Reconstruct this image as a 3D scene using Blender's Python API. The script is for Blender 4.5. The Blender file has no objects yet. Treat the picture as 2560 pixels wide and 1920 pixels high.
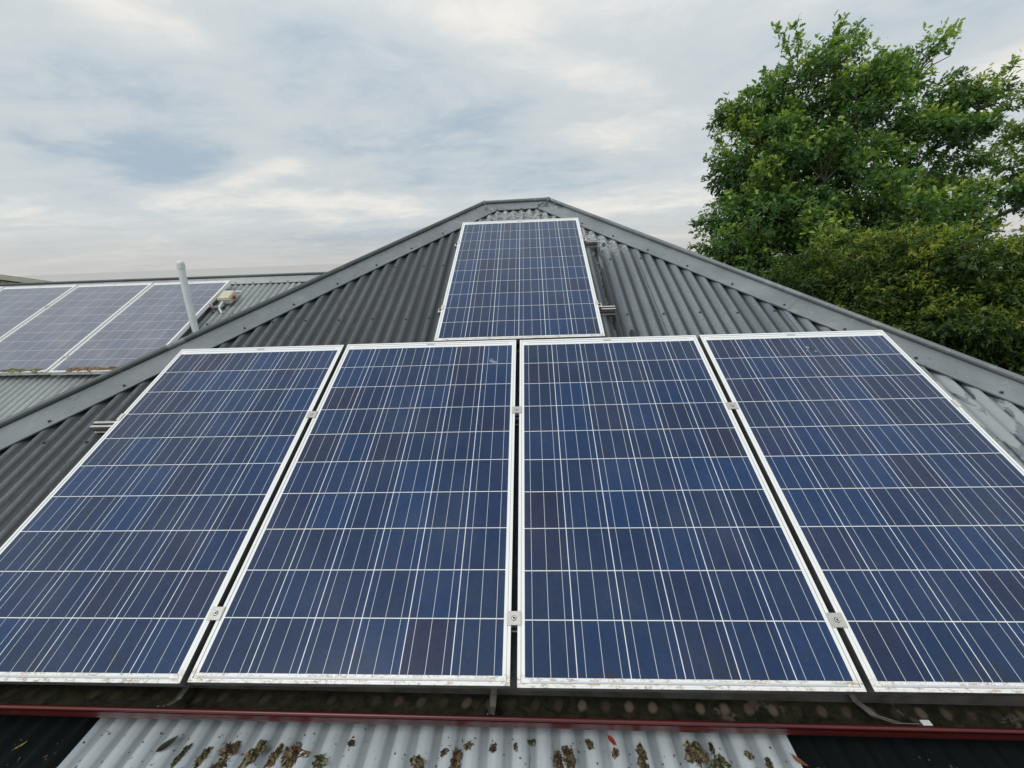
import bpy, math, random
import numpy as np
from mathutils import Vector, Matrix
PI=math.pi; rad=math.radians
scn=bpy.context.scene; COL=scn.collection
TH=rad(27.0); CT,ST=math.cos(TH),math.sin(TH)
Z0=2.7                                   # eave height above the ground
def T(u,v,n): return Vector((u,v*CT-n*ST,v*ST+n*CT+Z0))   # roof plane coordinates -> world
def Tv(u,v,n): return Vector((u,v*CT-n*ST,v*ST+n*CT))
WO=(-4.676,2.687,-1.051)                 # corner of the far wing's panel row, in roof coordinates
def Tw(u,v,n): return T(WO[0]+u,WO[1]+v,WO[2]+n)

# ------------------------------------------------------------------ materials
def newmat(name):
    m=bpy.data.materials.new(name); m.use_nodes=True; nt=m.node_tree; nt.nodes.clear()
    o=nt.nodes.new('ShaderNodeOutputMaterial'); b=nt.nodes.new('ShaderNodeBsdfPrincipled')
    nt.links.new(b.outputs[0],o.inputs[0]); return m,nt,b
class N:
    def __init__(s,nt): s.nt=nt
    def lk(s,a,b): s.nt.links.new(a,b)
    def _in(s,sock,v):
        if hasattr(v,'is_output') or isinstance(v,bpy.types.NodeSocket): s.lk(v,sock)
        elif v is not None: sock.default_value=v
    def obj(s): return s.nt.nodes.new('ShaderNodeTexCoord').outputs['Object']
    def pos(s): return s.nt.nodes.new('ShaderNodeNewGeometry').outputs['Position']
    def rnd(s): return s.nt.nodes.new('ShaderNodeObjectInfo').outputs['Random']
    def math(s,op,a,b=None,c=None,clamp=False):
        n=s.nt.nodes.new('ShaderNodeMath'); n.operation=op; n.use_clamp=clamp
        s._in(n.inputs[0],a); s._in(n.inputs[1],b)
        if c is not None: s._in(n.inputs[2],c)
        return n.outputs[0]
    def vmath(s,op,a,b=None):
        n=s.nt.nodes.new('ShaderNodeVectorMath'); n.operation=op; s._in(n.inputs[0],a); s._in(n.inputs[1],b)
        return n.outputs['Value'] if op=='DOT_PRODUCT' else n.outputs[0]
    def sep(s,v): n=s.nt.nodes.new('ShaderNodeSeparateXYZ'); s.lk(v,n.inputs[0]); return n.outputs
    def comb(s,x,y,z):
        n=s.nt.nodes.new('ShaderNodeCombineXYZ')
        for i,k in enumerate((x,y,z)): s._in(n.inputs[i],k)
        return n.outputs[0]
    def noise(s,vec,scale,detail=4,rough=.55,dist=0,dim='3D'):
        n=s.nt.nodes.new('ShaderNodeTexNoise'); n.noise_dimensions=dim
        s._in(n.inputs['Vector'],vec); n.inputs['Scale'].default_value=scale; n.inputs['Detail'].default_value=detail
        n.inputs['Roughness'].default_value=rough; n.inputs['Distortion'].default_value=dist; return n.outputs['Fac']
    def vor(s,vec,scale,out='Distance',feature='F1'):
        n=s.nt.nodes.new('ShaderNodeTexVoronoi'); n.feature=feature; s._in(n.inputs['Vector'],vec); n.inputs['Scale'].default_value=scale
        return n.outputs[out]
    def white(s,vec):
        n=s.nt.nodes.new('ShaderNodeTexWhiteNoise'); s._in(n.inputs['Vector'],vec); return n.outputs['Value']
    def ramp(s,f,a,b,lo=0.,hi=1.):
        n=s.nt.nodes.new('ShaderNodeMapRange'); n.interpolation_type='SMOOTHSTEP'; s._in(n.inputs[0],f)
        n.inputs[1].default_value=a; n.inputs[2].default_value=b; n.inputs[3].default_value=lo; n.inputs[4].default_value=hi; return n.outputs[0]
    def mix(s,f,a,b,typ='MIX'):
        n=s.nt.nodes.new('ShaderNodeMix'); n.data_type='RGBA'; n.blend_type=typ
        s._in(n.inputs[0],f); s._in(n.inputs[6],c4(a)); s._in(n.inputs[7],c4(b)); return n.outputs[2]
    def bump(s,h,strength,dist):
        n=s.nt.nodes.new('ShaderNodeBump'); n.inputs['Strength'].default_value=strength; n.inputs['Distance'].default_value=dist
        s.lk(h,n.inputs['Height']); return n.outputs[0]
def c4(c):
    if isinstance(c,bpy.types.NodeSocket): return c
    if isinstance(c,(int,float)): return (c,c,c,1)
    return tuple(c)+(1,) if len(c)==3 else c
def stv(n,vec,sx,sy,sz): return n.vmath('MULTIPLY',vec,(sx,sy,sz))

def mat_plain(name,col,rough=.5,metal=0.,var=.12,scale=20,spec=.5,coat=0):
    m,nt,b=newmat(name); n=N(nt); f=n.noise(n.obj(),scale,5,.6)
    k=n.ramp(f,.3,.7,1-var,1+var)
    cc=n.mix(1.0,c4(col),n.comb(k,k,k),'MULTIPLY'); nt.links.new(cc,b.inputs['Base Color'])
    b.inputs['Roughness'].default_value=rough; b.inputs['Metallic'].default_value=metal
    b.inputs['Specular IOR Level'].default_value=spec; b.inputs['Coat Weight'].default_value=coat
    return m

def mat_sheet(name,dark,mid,lite,metal=.25,rough=.5,mode='front'):
    """weathered galvanised sheet; object coords are roof-plane (u,v,n)"""
    m,nt,b=newmat(name); n=N(nt); o=n.obj(); x,y,z=n.sep(o)
    big=n.noise(stv(n,o,1.2,.45,1),1.6,4,.6)
    streak=n.noise(stv(n,o,30,1.1,1),1.0,4,.65)
    fine=n.noise(o,170,3,.7)
    spang=n.vor(o,75,'Color')
    c=n.mix(n.ramp(big,.3,.7),dark,mid)
    c=n.mix(n.ramp(streak,.42,.75,0,.40),c,lite)
    fa=.06 if mode=='low' else .27; k=n.ramp(fine,.25,.75,1-fa,1+fa); c=n.mix(1.,c,n.comb(k,k,k),'MULTIPLY')
    sa=.02 if mode=='low' else .14; sp=n.math('MULTIPLY_ADD',n.sep(spang)[0],sa,1-sa/2); c=n.mix(1.,c,n.comb(sp,sp,sp),'MULTIPLY')
    r=rough
    if mode=='front':
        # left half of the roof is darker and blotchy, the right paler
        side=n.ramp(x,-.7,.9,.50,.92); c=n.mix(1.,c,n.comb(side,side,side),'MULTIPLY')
        lap=n.math('ABSOLUTE',n.math('SUBTRACT',n.math('FRACT',n.math('DIVIDE',n.math('ADD',x,.25),.762)),.5)); c=n.mix(n.ramp(lap,.0035,.0015,0,.7),c,(.02,.02,.02))
        # valley grime plus painted side-light: right flanks darkened, crests lightened
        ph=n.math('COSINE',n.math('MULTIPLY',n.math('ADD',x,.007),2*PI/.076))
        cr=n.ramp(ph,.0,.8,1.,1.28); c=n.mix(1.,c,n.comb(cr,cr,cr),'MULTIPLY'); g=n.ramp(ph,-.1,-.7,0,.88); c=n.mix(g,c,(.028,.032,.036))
        bl=n.noise(stv(n,o,9,5,1),2.2,6,.75)
        lf=n.ramp(x,-1.2,-.2,.75,0.); c=n.mix(n.math('MULTIPLY',n.ramp(bl,.5,.62),lf),c,(.055,.058,.06))
        # pale lichen bloom under the ridge and at the right
        lich=n.noise(o,34,6,.72,.8)
        top=n.ramp(y,3.22,3.72,0,1); nearr=n.ramp(n.math('ABSOLUTE',n.math('SUBTRACT',x,.6)),.45,.1); nearr=n.math('MULTIPLY',nearr,n.ramp(y,2.7,3.1))
        z1=n.math('MAXIMUM',top,nearr)
        lm=n.math('MULTIPLY',n.ramp(lich,.44,.54),z1); c=n.mix(n.math('MULTIPLY',lm,.85),c,(.48,.50,.49))
        # dried residue with sharp wavy edges at the right of the fourth panel
        edge=n.math('ADD',n.math('MULTIPLY',n.noise(stv(n,o,2.6,1.,1),7,5,.6,.6),1.),0.0)
        patch=n.math('MULTIPLY',n.ramp(edge,.455,.475),n.ramp(x,1.85,2.0)); c=n.mix(n.math('MULTIPLY',patch,.55),c,(.40,.43,.43))
        # wet run-off beside the upper panel
        wx=n.math('ADD',x,n.math('MULTIPLY',n.math('SUBTRACT',n.noise(stv(n,o,3,3,1),5,3,.6),.5),.05))
        wet=n.ramp(n.math('ABSOLUTE',n.math('SUBTRACT',wx,.605)),.034,.02)
        wet=n.math('MULTIPLY',wet,n.ramp(y,3.0,2.9)); wet=n.math('MULTIPLY',wet,n.ramp(n.noise(stv(n,o,3,.8,1),4,3),.36,.44))
        drops=n.ramp(n.vor(stv(n,o,1.,.42,.2),7.5),.16,.13); drops=n.math('MULTIPLY',drops,n.math('MULTIPLY',n.ramp(x,.58,.62),n.ramp(x,.85,.78)))
        wet=n.math('MAXIMUM',wet,drops)
        c=n.mix(n.math('MULTIPLY',wet,.95),c,(.012,.015,.017))
        r=n.ramp(wet,0,1,rough,.22)
    elif mode=='wing':
        lich=n.noise(stv(n,o,8,2,1),2,5,.7); c=n.mix(n.ramp(lich,.5,.68,0,.5),c,(.23,.25,.21))
        sh=n.ramp(y,-.9,-.15,0,1)
        ru=n.noise(o,12,5,.7); c=n.mix(n.ramp(ru,.66,.76,0,.5),c,(.13,.12,.10))
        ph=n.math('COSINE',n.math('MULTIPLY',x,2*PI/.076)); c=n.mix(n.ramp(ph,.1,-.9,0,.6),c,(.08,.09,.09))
    elif mode=='low':
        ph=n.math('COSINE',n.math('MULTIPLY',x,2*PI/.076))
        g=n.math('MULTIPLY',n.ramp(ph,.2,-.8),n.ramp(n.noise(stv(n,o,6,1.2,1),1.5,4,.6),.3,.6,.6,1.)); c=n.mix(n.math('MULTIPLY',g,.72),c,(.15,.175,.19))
        st=n.noise(stv(n,o,40,3,1),1.2,5,.75); c=n.mix(n.ramp(st,.62,.72,0,.5),c,(.10,.11,.10))
        spk=n.vor(o,34); pm=n.ramp(n.noise(o,9,4,.7),.52,.62); c=n.mix(n.math('MULTIPLY',n.math('MULTIPLY',n.ramp(spk,.15,.10),pm),.9),c,(.03,.03,.025))
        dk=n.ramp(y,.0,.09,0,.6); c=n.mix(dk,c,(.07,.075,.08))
    nt.links.new(c,b.inputs['Base Color']); b.inputs['Metallic'].default_value=metal
    n._in(b.inputs['Roughness'],r); b.inputs['Specular IOR Level'].default_value=.4
    nt.links.new(n.bump(n.noise(o,60,4,.6),.05 if mode=='low' else .25,.002),b.inputs['Normal'])
    return m

def mat_flash(name,base,spot,l0=.84,l1=1.):
    m,nt,b=newmat(name); n=N(nt); o=n.obj()
    x,y,z=n.sep(o)
    a=n.noise(o,2.3,5,.65); f=n.noise(o,240,3,.7); c=n.mix(n.ramp(a,.3,.7),tuple(k*.80 for k in base),tuple(k*1.14 for k in base))
    k=n.ramp(f,.25,.75,.86,1.13); c=n.mix(1.,c,n.comb(k,k,k),'MULTIPLY')
    s=n.noise(o,16,6,.75,.5); up=n.ramp(z,4.05,4.4,.0,.9)
    sp=n.math('MULTIPLY',n.ramp(s,.56,.64),n.math('MAXIMUM',up,.22)); c=n.mix(sp,c,spot)
    d=n.vor(o,17); dm=n.ramp(n.noise(o,3.1,3),.5,.6); c=n.mix(n.math('MULTIPLY',n.math('MULTIPLY',n.ramp(d,.22,.14),dm),.55),c,(.10,.11,.11))
    sc=n.noise(stv(n,o,1,1,1),55,5,.8); c=n.mix(n.math('MULTIPLY',n.ramp(sc,.66,.72),.6),c,(.07,.07,.06))
    lft=n.ramp(x,-.8,.5,l0,l1); c=n.mix(1.,c,n.comb(lft,lft,lft),'MULTIPLY')
    nt.links.new(c,b.inputs['Base Color']); b.inputs['Metallic'].default_value=.3; b.inputs['Roughness'].default_value=.48
    nt.links.new(n.bump(n.noise(o,9,3,.5),.25,.004),b.inputs['Normal'])
    return m

PU=.158; MU=.0219+.0015; PH=1.6496; PW=.992; MV=.0238+.0015; CTOP=.0238+10*PU
def mat_cell(name,hazy=0.):
    m,nt,b=newmat(name); n=N(nt); o=n.obj(); x,y,z=n.sep(o); r=n.rnd()
    fx=n.math('DIVIDE',n.math('SUBTRACT',x,MU-.0015),PU); fy=n.math('DIVIDE',n.math('SUBTRACT',y,MV-.0015),PU)
    ix=n.math('FLOOR',fx); iy=n.math('FLOOR',fy); rr=n.math('MULTIPLY',r,517.3)
    w1=n.white(n.comb(ix,iy,rr)); w2=n.white(n.comb(iy,ix,n.math('ADD',rr,41.7)))
    blue=(.003,.032,.108); navy=(.005,.021,.066); plum=(.013,.012,.040)
    c=n.mix(n.ramp(w1,.0,.75,.0,1.),blue,navy); c=n.mix(n.ramp(w2,.55,1.,0,.65),c,plum); colv=n.white(n.comb(ix,rr,4.)); c=n.mix(n.math('MULTIPLY',colv,.25),c,blue)
    # soft cloudy tint inside each cell and bluer borders along the column gaps
    cl=n.noise(n.vmath('ADD',o,n.comb(rr,w1,0)),5,3,.5); c=n.mix(n.ramp(cl,.35,.75,0,.4),c,(.006,.028,.095))
    frx=n.math('ABSOLUTE',n.math('SUBTRACT',n.math('FRACT',fx),.5)); ed=n.ramp(frx,.36,.48); wv=n.white(n.comb(ix,rr,9.))
    c=n.mix(n.math('MULTIPLY',ed,n.math('MULTIPLY',wv,.5)),c,(.008,.038,.125))
    g=n.vor(stv(n,o,1,1,0),95,'Color'); gk=n.math('MULTIPLY_ADD',n.sep(g)[0],.26,.87); c=n.mix(1.,c,n.comb(gk,gk,gk),'MULTIPLY')
    # thin dust film; hazy adds sky-reflection haze painted into the cell colour
    du=n.noise(o,3,5,.6); c=n.mix(n.ramp(du,.35,.8,.0+hazy,.045+hazy*1.5),c,(.40,.41,.43))
    # dried puddle marks at the bottom edge
    pn=n.vor(n.comb(n.math('ADD',x,n.math('MULTIPLY',r,7.)),n.math('MULTIPLY',y,.7),n.math('MULTIPLY',r,3.)),5.); rim=n.noise(o,60,5,.8)
    pud=n.math('MULTIPLY',n.ramp(pn,.44,.40),n.ramp(y,.115,.05)); pud=n.math('MULTIPLY',pud,n.ramp(rim,.42,.6)); pud=n.math('MULTIPLY',pud,n.ramp(n.noise(n.comb(x,rr,0),3,2),.5,.56))
    c=n.mix(n.math('MULTIPLY',pud,.75),c,(.025,.025,.022))
    nt.links.new(c,b.inputs['Base Color'])
    b.inputs['Roughness'].default_value=.42; b.inputs['Specular IOR Level'].default_value=.12
    b.inputs['Coat Weight'].default_value=1.; b.inputs['Coat Roughness'].default_value=.16+.14*(hazy>0); b.inputs['Coat IOR'].default_value=1.30+ .1*(hazy>0)
    return m
def mat_back(name,col,dirt=True,rough=.35,coat=.6):
    m,nt,b=newmat(name); n=N(nt); o=n.obj(); x,y,z=n.sep(o); r=n.math('MULTIPLY',n.rnd(),31.)
    c=c4(col); oo=n.vmath('ADD',o,n.comb(r,0,0))
    if dirt:
        low=n.ramp(y,.045,.018,0,1.); big=n.ramp(n.noise(n.comb(n.math('ADD',x,r),0,0),7,3,.6),.38,.52)
        rust=n.noise(stv(n,oo,1,2.2,1),38,6,.8); sp=n.noise(oo,190,4,.8)
        k1=n.math('MULTIPLY',low,n.math('MULTIPLY',n.ramp(rust,.48,.60),big)); c=n.mix(n.math('MULTIPLY',k1,.8),c,(.33,.19,.09))
        k2=n.math('MULTIPLY',low,n.math('MULTIPLY',n.ramp(sp,.57,.62),n.math('MULTIPLY',big,n.ramp(rust,.44,.52)))); c=n.mix(n.math('MULTIPLY',k2,.85),c,(.06,.05,.03))
        film=n.math('MULTIPLY',n.ramp(y,.05,.02),.12); c=n.mix(film,c,(.62,.58,.45))
    nt.links.new(c if isinstance(c,bpy.types.NodeSocket) else n.mix(0,c,c),b.inputs['Base Color'])
    b.inputs['Roughness'].default_value=rough; b.inputs['Coat Weight'].default_value=coat; b.inputs['Coat Roughness'].default_value=.12
    return m
M={}
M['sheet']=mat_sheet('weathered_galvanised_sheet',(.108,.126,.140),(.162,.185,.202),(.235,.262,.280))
M['wing']=mat_sheet('lichen_galvanised_sheet',(.25,.275,.28),(.33,.36,.36),(.42,.45,.44),mode='wing',metal=.15,rough=.6)
M['low']=mat_sheet('pale_zinc_sheet',(.42,.475,.505),(.48,.535,.56),(.54,.59,.605),mode='low',metal=.0,rough=.33)
M['flash']=mat_flash('galvanised_flashing',(.21,.235,.246),(.42,.43,.40))
M['roll']=mat_flash('galvanised_roll',(.125,.138,.142),(.33,.35,.34),.72,1.35)
M['cell']=mat_cell('polycrystalline_cell'); M['cellhaze']=mat_cell('sky_hazed_polycrystalline_cell',.24)
M['back']=mat_back('white_backsheet',(.80,.81,.80)); M['bus']=mat_back('silver_busbar',(.52,.55,.60),False,.3,.5)
M['seal']=mat_plain('grey_sealant',(.32,.32,.29),.6)
M['alu']=mat_back('anodised_aluminium',(.82,.82,.81),True,.36,0.)
M['raw']=mat_plain('raw_aluminium',(.48,.46,.43),.38,.6,.12,60)
M['clampm']=mat_plain('brushed_clamp',(.50,.48,.45),.38,.55,.08,90)
M['slot']=mat_plain('shaded_aluminium',(.05,.042,.038),.5,.3)
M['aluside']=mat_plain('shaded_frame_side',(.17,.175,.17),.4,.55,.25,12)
M['steel']=mat_plain('stainless_bolt',(.62,.62,.62),.25,.9)
M['dark']=mat_plain('black_rubber',(.012,.012,.013),.7)
M['screw']=mat_plain('dull_screw',(.10,.105,.11),.45,.6)
M['pvc']=mat_plain('grey_white_plastic',(.66,.70,.70),.42,0,.08,6)
M['beige']=mat_plain('weathered_beige_plastic',(.56,.53,.40),.5,0,.12,25)
M['redk']=mat_plain('red_plastic',(.34,.06,.045),.35)
M['label']=mat_plain('grey_sticker',(.42,.43,.43),.4)
M['wall']=mat_plain('painted_wall',(.45,.42,.36),.8,0,.1,5)
M['cream']=mat_plain('cream_render',(.62,.58,.47),.85,0,.06,3)
M['tile']=mat_plain('roof_tile',(.46,.44,.40),.7,0,.1,9)
M['bark']=mat_plain('bark',(.10,.085,.065),.9,0,.3,12)
# dark sheets under the gutter
m,nt,b=newmat('blackened_sheet'); n=N(nt); o=n.obj()
c=n.mix(n.ramp(n.noise(stv(n,o,12,2,1),2,5,.7),.55,.75),(.006,.0085,.009),(.018,.023,.024))
nt.links.new(c,b.inputs['Base Color']); b.inputs['Roughness'].default_value=.75; b.inputs['Specular IOR Level'].default_value=.12; M['black']=m
# gutter red outside, mossy inside
m,nt,b=newmat('red_gutter_paint'); n=N(nt); o=n.obj()
c=n.mix(n.ramp(n.noise(stv(n,o,.6,9,9),3,4,.6),.3,.7),(.065,.007,.007),(.095,.011,.010)); nt.links.new(c,b.inputs['Base Color'])
b.inputs['Roughness'].default_value=.33; b.inputs['Coat Weight'].default_value=.1; b.inputs['Coat Roughness'].default_value=.2; M['red']=m
m,nt,b=newmat('mossy_gutter_floor'); n=N(nt); o=n.obj(); x,y,z=n.sep(o)
a=n.noise(o,22,7,.75,.4); c=n.mix(n.ramp(a,.35,.7),(.010,.012,.007),(.045,.042,.024))
gx=n.math('DIVIDE',n.math('SUBTRACT',x,n.math('MULTIPLY',y,0.15)),.076); px=n.math('SUBTRACT',n.math('FRACT',gx),.5)
jit=n.math('MULTIPLY',n.math('SUBTRACT',n.noise(o,30,4,.7),.5),.5)
sp=n.math('ADD',n.math('POWER',n.math('MULTIPLY',px,3.2),2.),n.math('POWER',n.math('MULTIPLY',n.math('SUBTRACT',y,.093),34.),2.)); sp=n.math('ADD',sp,jit)
per=n.white(n.comb(n.math('FLOOR',gx),3.,0))
sm=n.math('MULTIPLY',n.ramp(sp,.62,.05),n.ramp(per,.1,.8,.15,1.)); sm=n.math('MULTIPLY',sm,n.ramp(x,-.6,.2,.25,1.))
c=n.mix(n.math('MULTIPLY',sm,.8),c,(.22,.165,.13))
pt=n.noise(n.vmath('ADD',o,(3.,1.,0)),9,6,.7,.5); c=n.mix(n.math('MULTIPLY',n.ramp(pt,.60,.67),n.ramp(x,-.2,.1,.1,.75)),c,(.17,.13,.12))
sil=n.noise(stv(n,o,7,40,1),3,5,.8); c=n.mix(n.math('MULTIPLY',n.math('MULTIPLY',n.ramp(sil,.6,.7),n.ramp(y,.075,.062)),n.ramp(x,-.1,.2,.15,.5)),c,(.16,.18,.17))
nt.links.new(c,b.inputs['Base Color']); b.inputs['Roughness'].default_value=.75; b.inputs['Specular IOR Level'].default_value=.2
nt.links.new(n.bump(n.noise(o,70,5,.7),.6,.006),b.inputs['Normal']); M['moss_floor']=m
M['gutback']=mat_plain('grimy_gutter_back',(.15,.14,.13),.6,0,.35,14)
# leaves
def mat_leaf(name,cols,trans=.35,rough=.5):
    m,nt,b=newmat(name); n=N(nt)
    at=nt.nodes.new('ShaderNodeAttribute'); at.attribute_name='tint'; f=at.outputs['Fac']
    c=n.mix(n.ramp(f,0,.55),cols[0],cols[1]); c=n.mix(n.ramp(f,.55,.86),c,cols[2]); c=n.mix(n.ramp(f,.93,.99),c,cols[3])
    nt.links.new(c,b.inputs['Base Color']); b.inputs['Roughness'].default_value=rough; b.inputs['Specular IOR Level'].default_value=.4
    tr=nt.nodes.new('ShaderNodeBsdfTranslucent'); cc=n.mix(1.,c,(1.1,1.25,.5),'MULTIPLY'); nt.links.new(cc,tr.inputs['Color'])
    ms=nt.nodes.new('ShaderNodeMixShader'); ms.inputs[0].default_value=trans
    nt.links.new(b.outputs[0],ms.inputs[1]); nt.links.new(tr.outputs[0],ms.inputs[2])
    out=[q for q in nt.nodes if q.type=='OUTPUT_MATERIAL'][0]; nt.links.new(ms.outputs[0],out.inputs[0]); return m
M['oakleaf']=mat_leaf('oak_leaf',[(.034,.082,.028),(.115,.215,.055),(.36,.46,.10),(.50,.42,.12)])
M['hedgeleaf']=mat_leaf('hedge_leaf',[(.020,.050,.014),(.085,.145,.030),(.32,.35,.06),(.50,.30,.09)],.45)
m,nt,b=newmat('lichen_and_bark'); n=N(nt); o=n.obj(); r=n.rnd()
f=n.noise(n.vmath('ADD',o,n.comb(n.math('MULTIPLY',r,9),0,0)),60,6,.8)
v2=n.vor(n.vmath('ADD',o,n.comb(n.math('MULTIPLY',r,9),0,0)),120,'Color'); h=n.math('MULTIPLY_ADD',n.noise(o,150,5,.75),.9,n.math('MULTIPLY_ADD',n.sep(v2)[0],.55,-.22)); c=n.mix(n.ramp(h,.2,.45),(.014,.012,.007),n.mix(r,(.055,.055,.026),(.09,.05,.026))); c=n.mix(n.ramp(h,.55,.7),c,n.mix(r,(.18,.20,.10),(.20,.14,.07))); c=n.mix(n.math('MULTIPLY',n.ramp(h,.82,.9),n.ramp(f,.4,.55)),c,(.42,.46,.30))
nt.links.new(c,b.inputs['Base Color']); b.inputs['Roughness'].default_value=.9; M['debris']=m
M['deadleaf']=mat_plain('brown_leaf',(.20,.07,.03),.6,0,.3,60); M['redleaf']=mat_plain('red_leaf',(.30,.035,.02),.5,0,.25,60)
M['drkleaf']=mat_plain('wet_dark_leaf',(.03,.034,.02),.4,0,.25,60); M['yelleaf']=mat_plain('yellow_green_leaf',(.30,.28,.07),.5,0,.3,60)
M['mossy']=mat_plain('pale_moss',(.20,.20,.11),.95,0,.5,70); M['litter']=mat_plain('rusty_leaf_litter',(.22,.15,.10),.9,0,.5,60)

# ------------------------------------------------------------------ mesh helpers
class MB:
    def __init__(s): s.v=[]; s.f=[]; s.m=[]; s.sm=[]
    def add(s,vs,fs,mi=0,smooth=False):
        k=len(s.v); s.v+= [tuple(a) for a in vs]; s.f+=[tuple(i+k for i in f) for f in fs]; s.m+=[mi]*len(fs); s.sm+=[smooth]*len(fs)
    def box(s,a,b,mi=0,bev=0.):
        x0,y0,z0=a; x1,y1,z1=b
        if bev<=0:
            s.add([(x0,y0,z0),(x1,y0,z0),(x1,y1,z0),(x0,y1,z0),(x0,y0,z1),(x1,y0,z1),(x1,y1,z1),(x0,y1,z1)],
              [(0,3,2,1),(4,5,6,7),(0,1,5,4),(1,2,6,5),(2,3,7,6),(3,0,4,7)],mi); return
        e=bev; rings=[(z0,e),(z0+e,0),(z1-e,0),(z1,e)]; vs=[]
        for z,i in rings:
            X0,X1,Y0,Y1=x0+i,x1-i,y0+i,y1-i
            vs+=[(X0+e,Y0,z),(X1-e,Y0,z),(X1,Y0+e,z),(X1,Y1-e,z),(X1-e,Y1,z),(X0+e,Y1,z),(X0,Y1-e,z),(X0,Y0+e,z)]
        fs=[tuple(range(7,-1,-1)),tuple(range(24,32))]
        for k in range(3):
            for i in range(8): j=(i+1)%8; fs.append((k*8+i,k*8+j,k*8+8+j,k*8+8+i))
        s.add(vs,fs,mi)
    def quad(s,a,b,c,d,mi=0): s.add([a,b,c,d],[(0,1,2,3)],mi)
    def tube(s,pts,r,seg=12,mi=0,caps=True,smooth=True):
        pts=[Vector(p) for p in pts]; rs=r if isinstance(r,(list,tuple)) else [r]*len(pts); vs=[];fs=[]
        ref=None
        for i,p in enumerate(pts):
            t=(pts[min(i+1,len(pts)-1)]-pts[max(i-1,0)]).normalized()
            if ref is None:
                ref=Vector((0,0,1)) if abs(t.z)<.9 else Vector((1,0,0))
            a=t.cross(ref).normalized(); b2=a.cross(t).normalized(); ref=b2
            for k in range(seg): q=2*PI*k/seg; vs.append(p+a*math.cos(q)*rs[i]+b2*math.sin(q)*rs[i])
        for i in range(len(pts)-1):
            for k in range(seg): j=(k+1)%seg; fs.append((i*seg+k,i*seg+j,(i+1)*seg+j,(i+1)*seg+k))
        s.add(vs,fs,mi,smooth)
        if caps:
            n=len(pts)-1; s.add(vs[:seg],[tuple(range(seg-1,-1,-1))],mi); s.add(vs[n*seg:],[tuple(range(seg))],mi)
    def extr(s,prof,path0,path1,ax,ay,mi=0,closed=False,smooth=False,caps=True):
        """profile points (a,b) in directions ax,ay swept from path0 to path1"""
        p0,p1,ax,ay=Vector(path0),Vector(path1),Vector(ax),Vector(ay); n=len(prof)
        vs=[p0+ax*a+ay*b for a,b in prof]+[p1+ax*a+ay*b for a,b in prof]
        fs=[(i,(i+1)%n,n+(i+1)%n,n+i) for i in range(n if closed else n-1)]
        s.add(vs,fs,mi,smooth)
        if closed and caps: s.add(vs[:n],[tuple(range(n-1,-1,-1))],mi); s.add(vs[n:],[tuple(range(n))],mi)
    def build(s,name,mats,parent=None,loc=None,rot=None):
        me=bpy.data.meshes.new(name); me.from_pydata([tuple(v) for v in s.v],[],s.f)
        for mt in (mats if isinstance(mats,(list,tuple)) else [mats]): me.materials.append(mt)
        me.polygons.foreach_set('material_index',s.m); me.polygons.foreach_set('use_smooth',s.sm); me.update()
        o=bpy.data.objects.new(name,me); COL.objects.link(o)
        if parent: o.parent=parent
        if loc is not None: o.location=loc
        if rot is not None: o.rotation_euler=rot
        return o
def tag(o,label=None,cat=None,group=None,kind=None):
    for k,v in (('label',label),('category',cat),('group',group),('kind',kind)):
        if v: o[k]=v
    return o
def empty(name,loc=(0,0,0),rot=(0,0,0)):
    o=bpy.data.objects.new(name,None); COL.objects.link(o); o.location=loc; o.rotation_euler=rot; o.empty_display_size=.1; return o
kids={}
def child(o): return [c for c in COL.objects if c.parent==o]
def copy_tree(o,parent=None):
    c=o.copy(); COL.objects.link(c); c.parent=parent
    for k in child(o): copy_tree(k,c)
    return c
ROT=(TH,0,0)

# ------------------------------------------------------------------ corrugated faces
def corrugated(name,mat,parent,poly,amp=.0098,pitch=.076,base=-.0935,shape=1.,matrix=None,step=8,thick=False):
    """sheet over a convex polygon given in (u,v); mesh kept in plane coordinates, object placed by matrix"""
    us=[p[0] for p in poly]; u0,u1=min(us),max(us); n=int((u1-u0)/pitch*step)+1
    def vr(u):
        r=[]
        for i in range(len(poly)):
            (a,b),(c,d)=poly[i],poly[(i+1)%len(poly)]
            if abs(a-c)<1e-9: 
                if abs(u-a)<1e-6: r+=[b,d]
                continue
            t=(u-a)/(c-a)
            if -1e-6<=t<=1+1e-6: r.append(b+(d-b)*t)
        return (min(r),max(r)) if r else (0,0)
    mb=MB(); K=10
    grid=np.linspace(u0,u1,n+1); vs=[]
    for u in grid:
        a,b=vr(float(u)); h=base+amp*math.cos(2*PI*u/pitch)*shape
        for k in range(K+1): vs.append((float(u),a+(b-a)*k/K,h))
    fs=[(i*(K+1)+k,(i+1)*(K+1)+k,(i+1)*(K+1)+k+1,i*(K+1)+k+1) for i in range(n) for k in range(K)]
    mb.add(vs,fs,0,True)
    o=mb.build(name,mat,parent)
    if matrix is not None: o.matrix_world=matrix
    return o
def plane_matrix(org,ux,vx):
    ux=Vector(ux).normalized(); vx=Vector(vx); nn=ux.cross(vx).normalized(); vx=nn.cross(ux)
    m=Matrix.Identity(4)
    for i in range(3): m[i][0]=ux[i]; m[i][1]=vx[i]; m[i][2]=nn[i]; m[i][3]=org[i]
    return m
PM=plane_matrix(T(0,0,0),(1,0,0),Tv(0,1,0))

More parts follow.
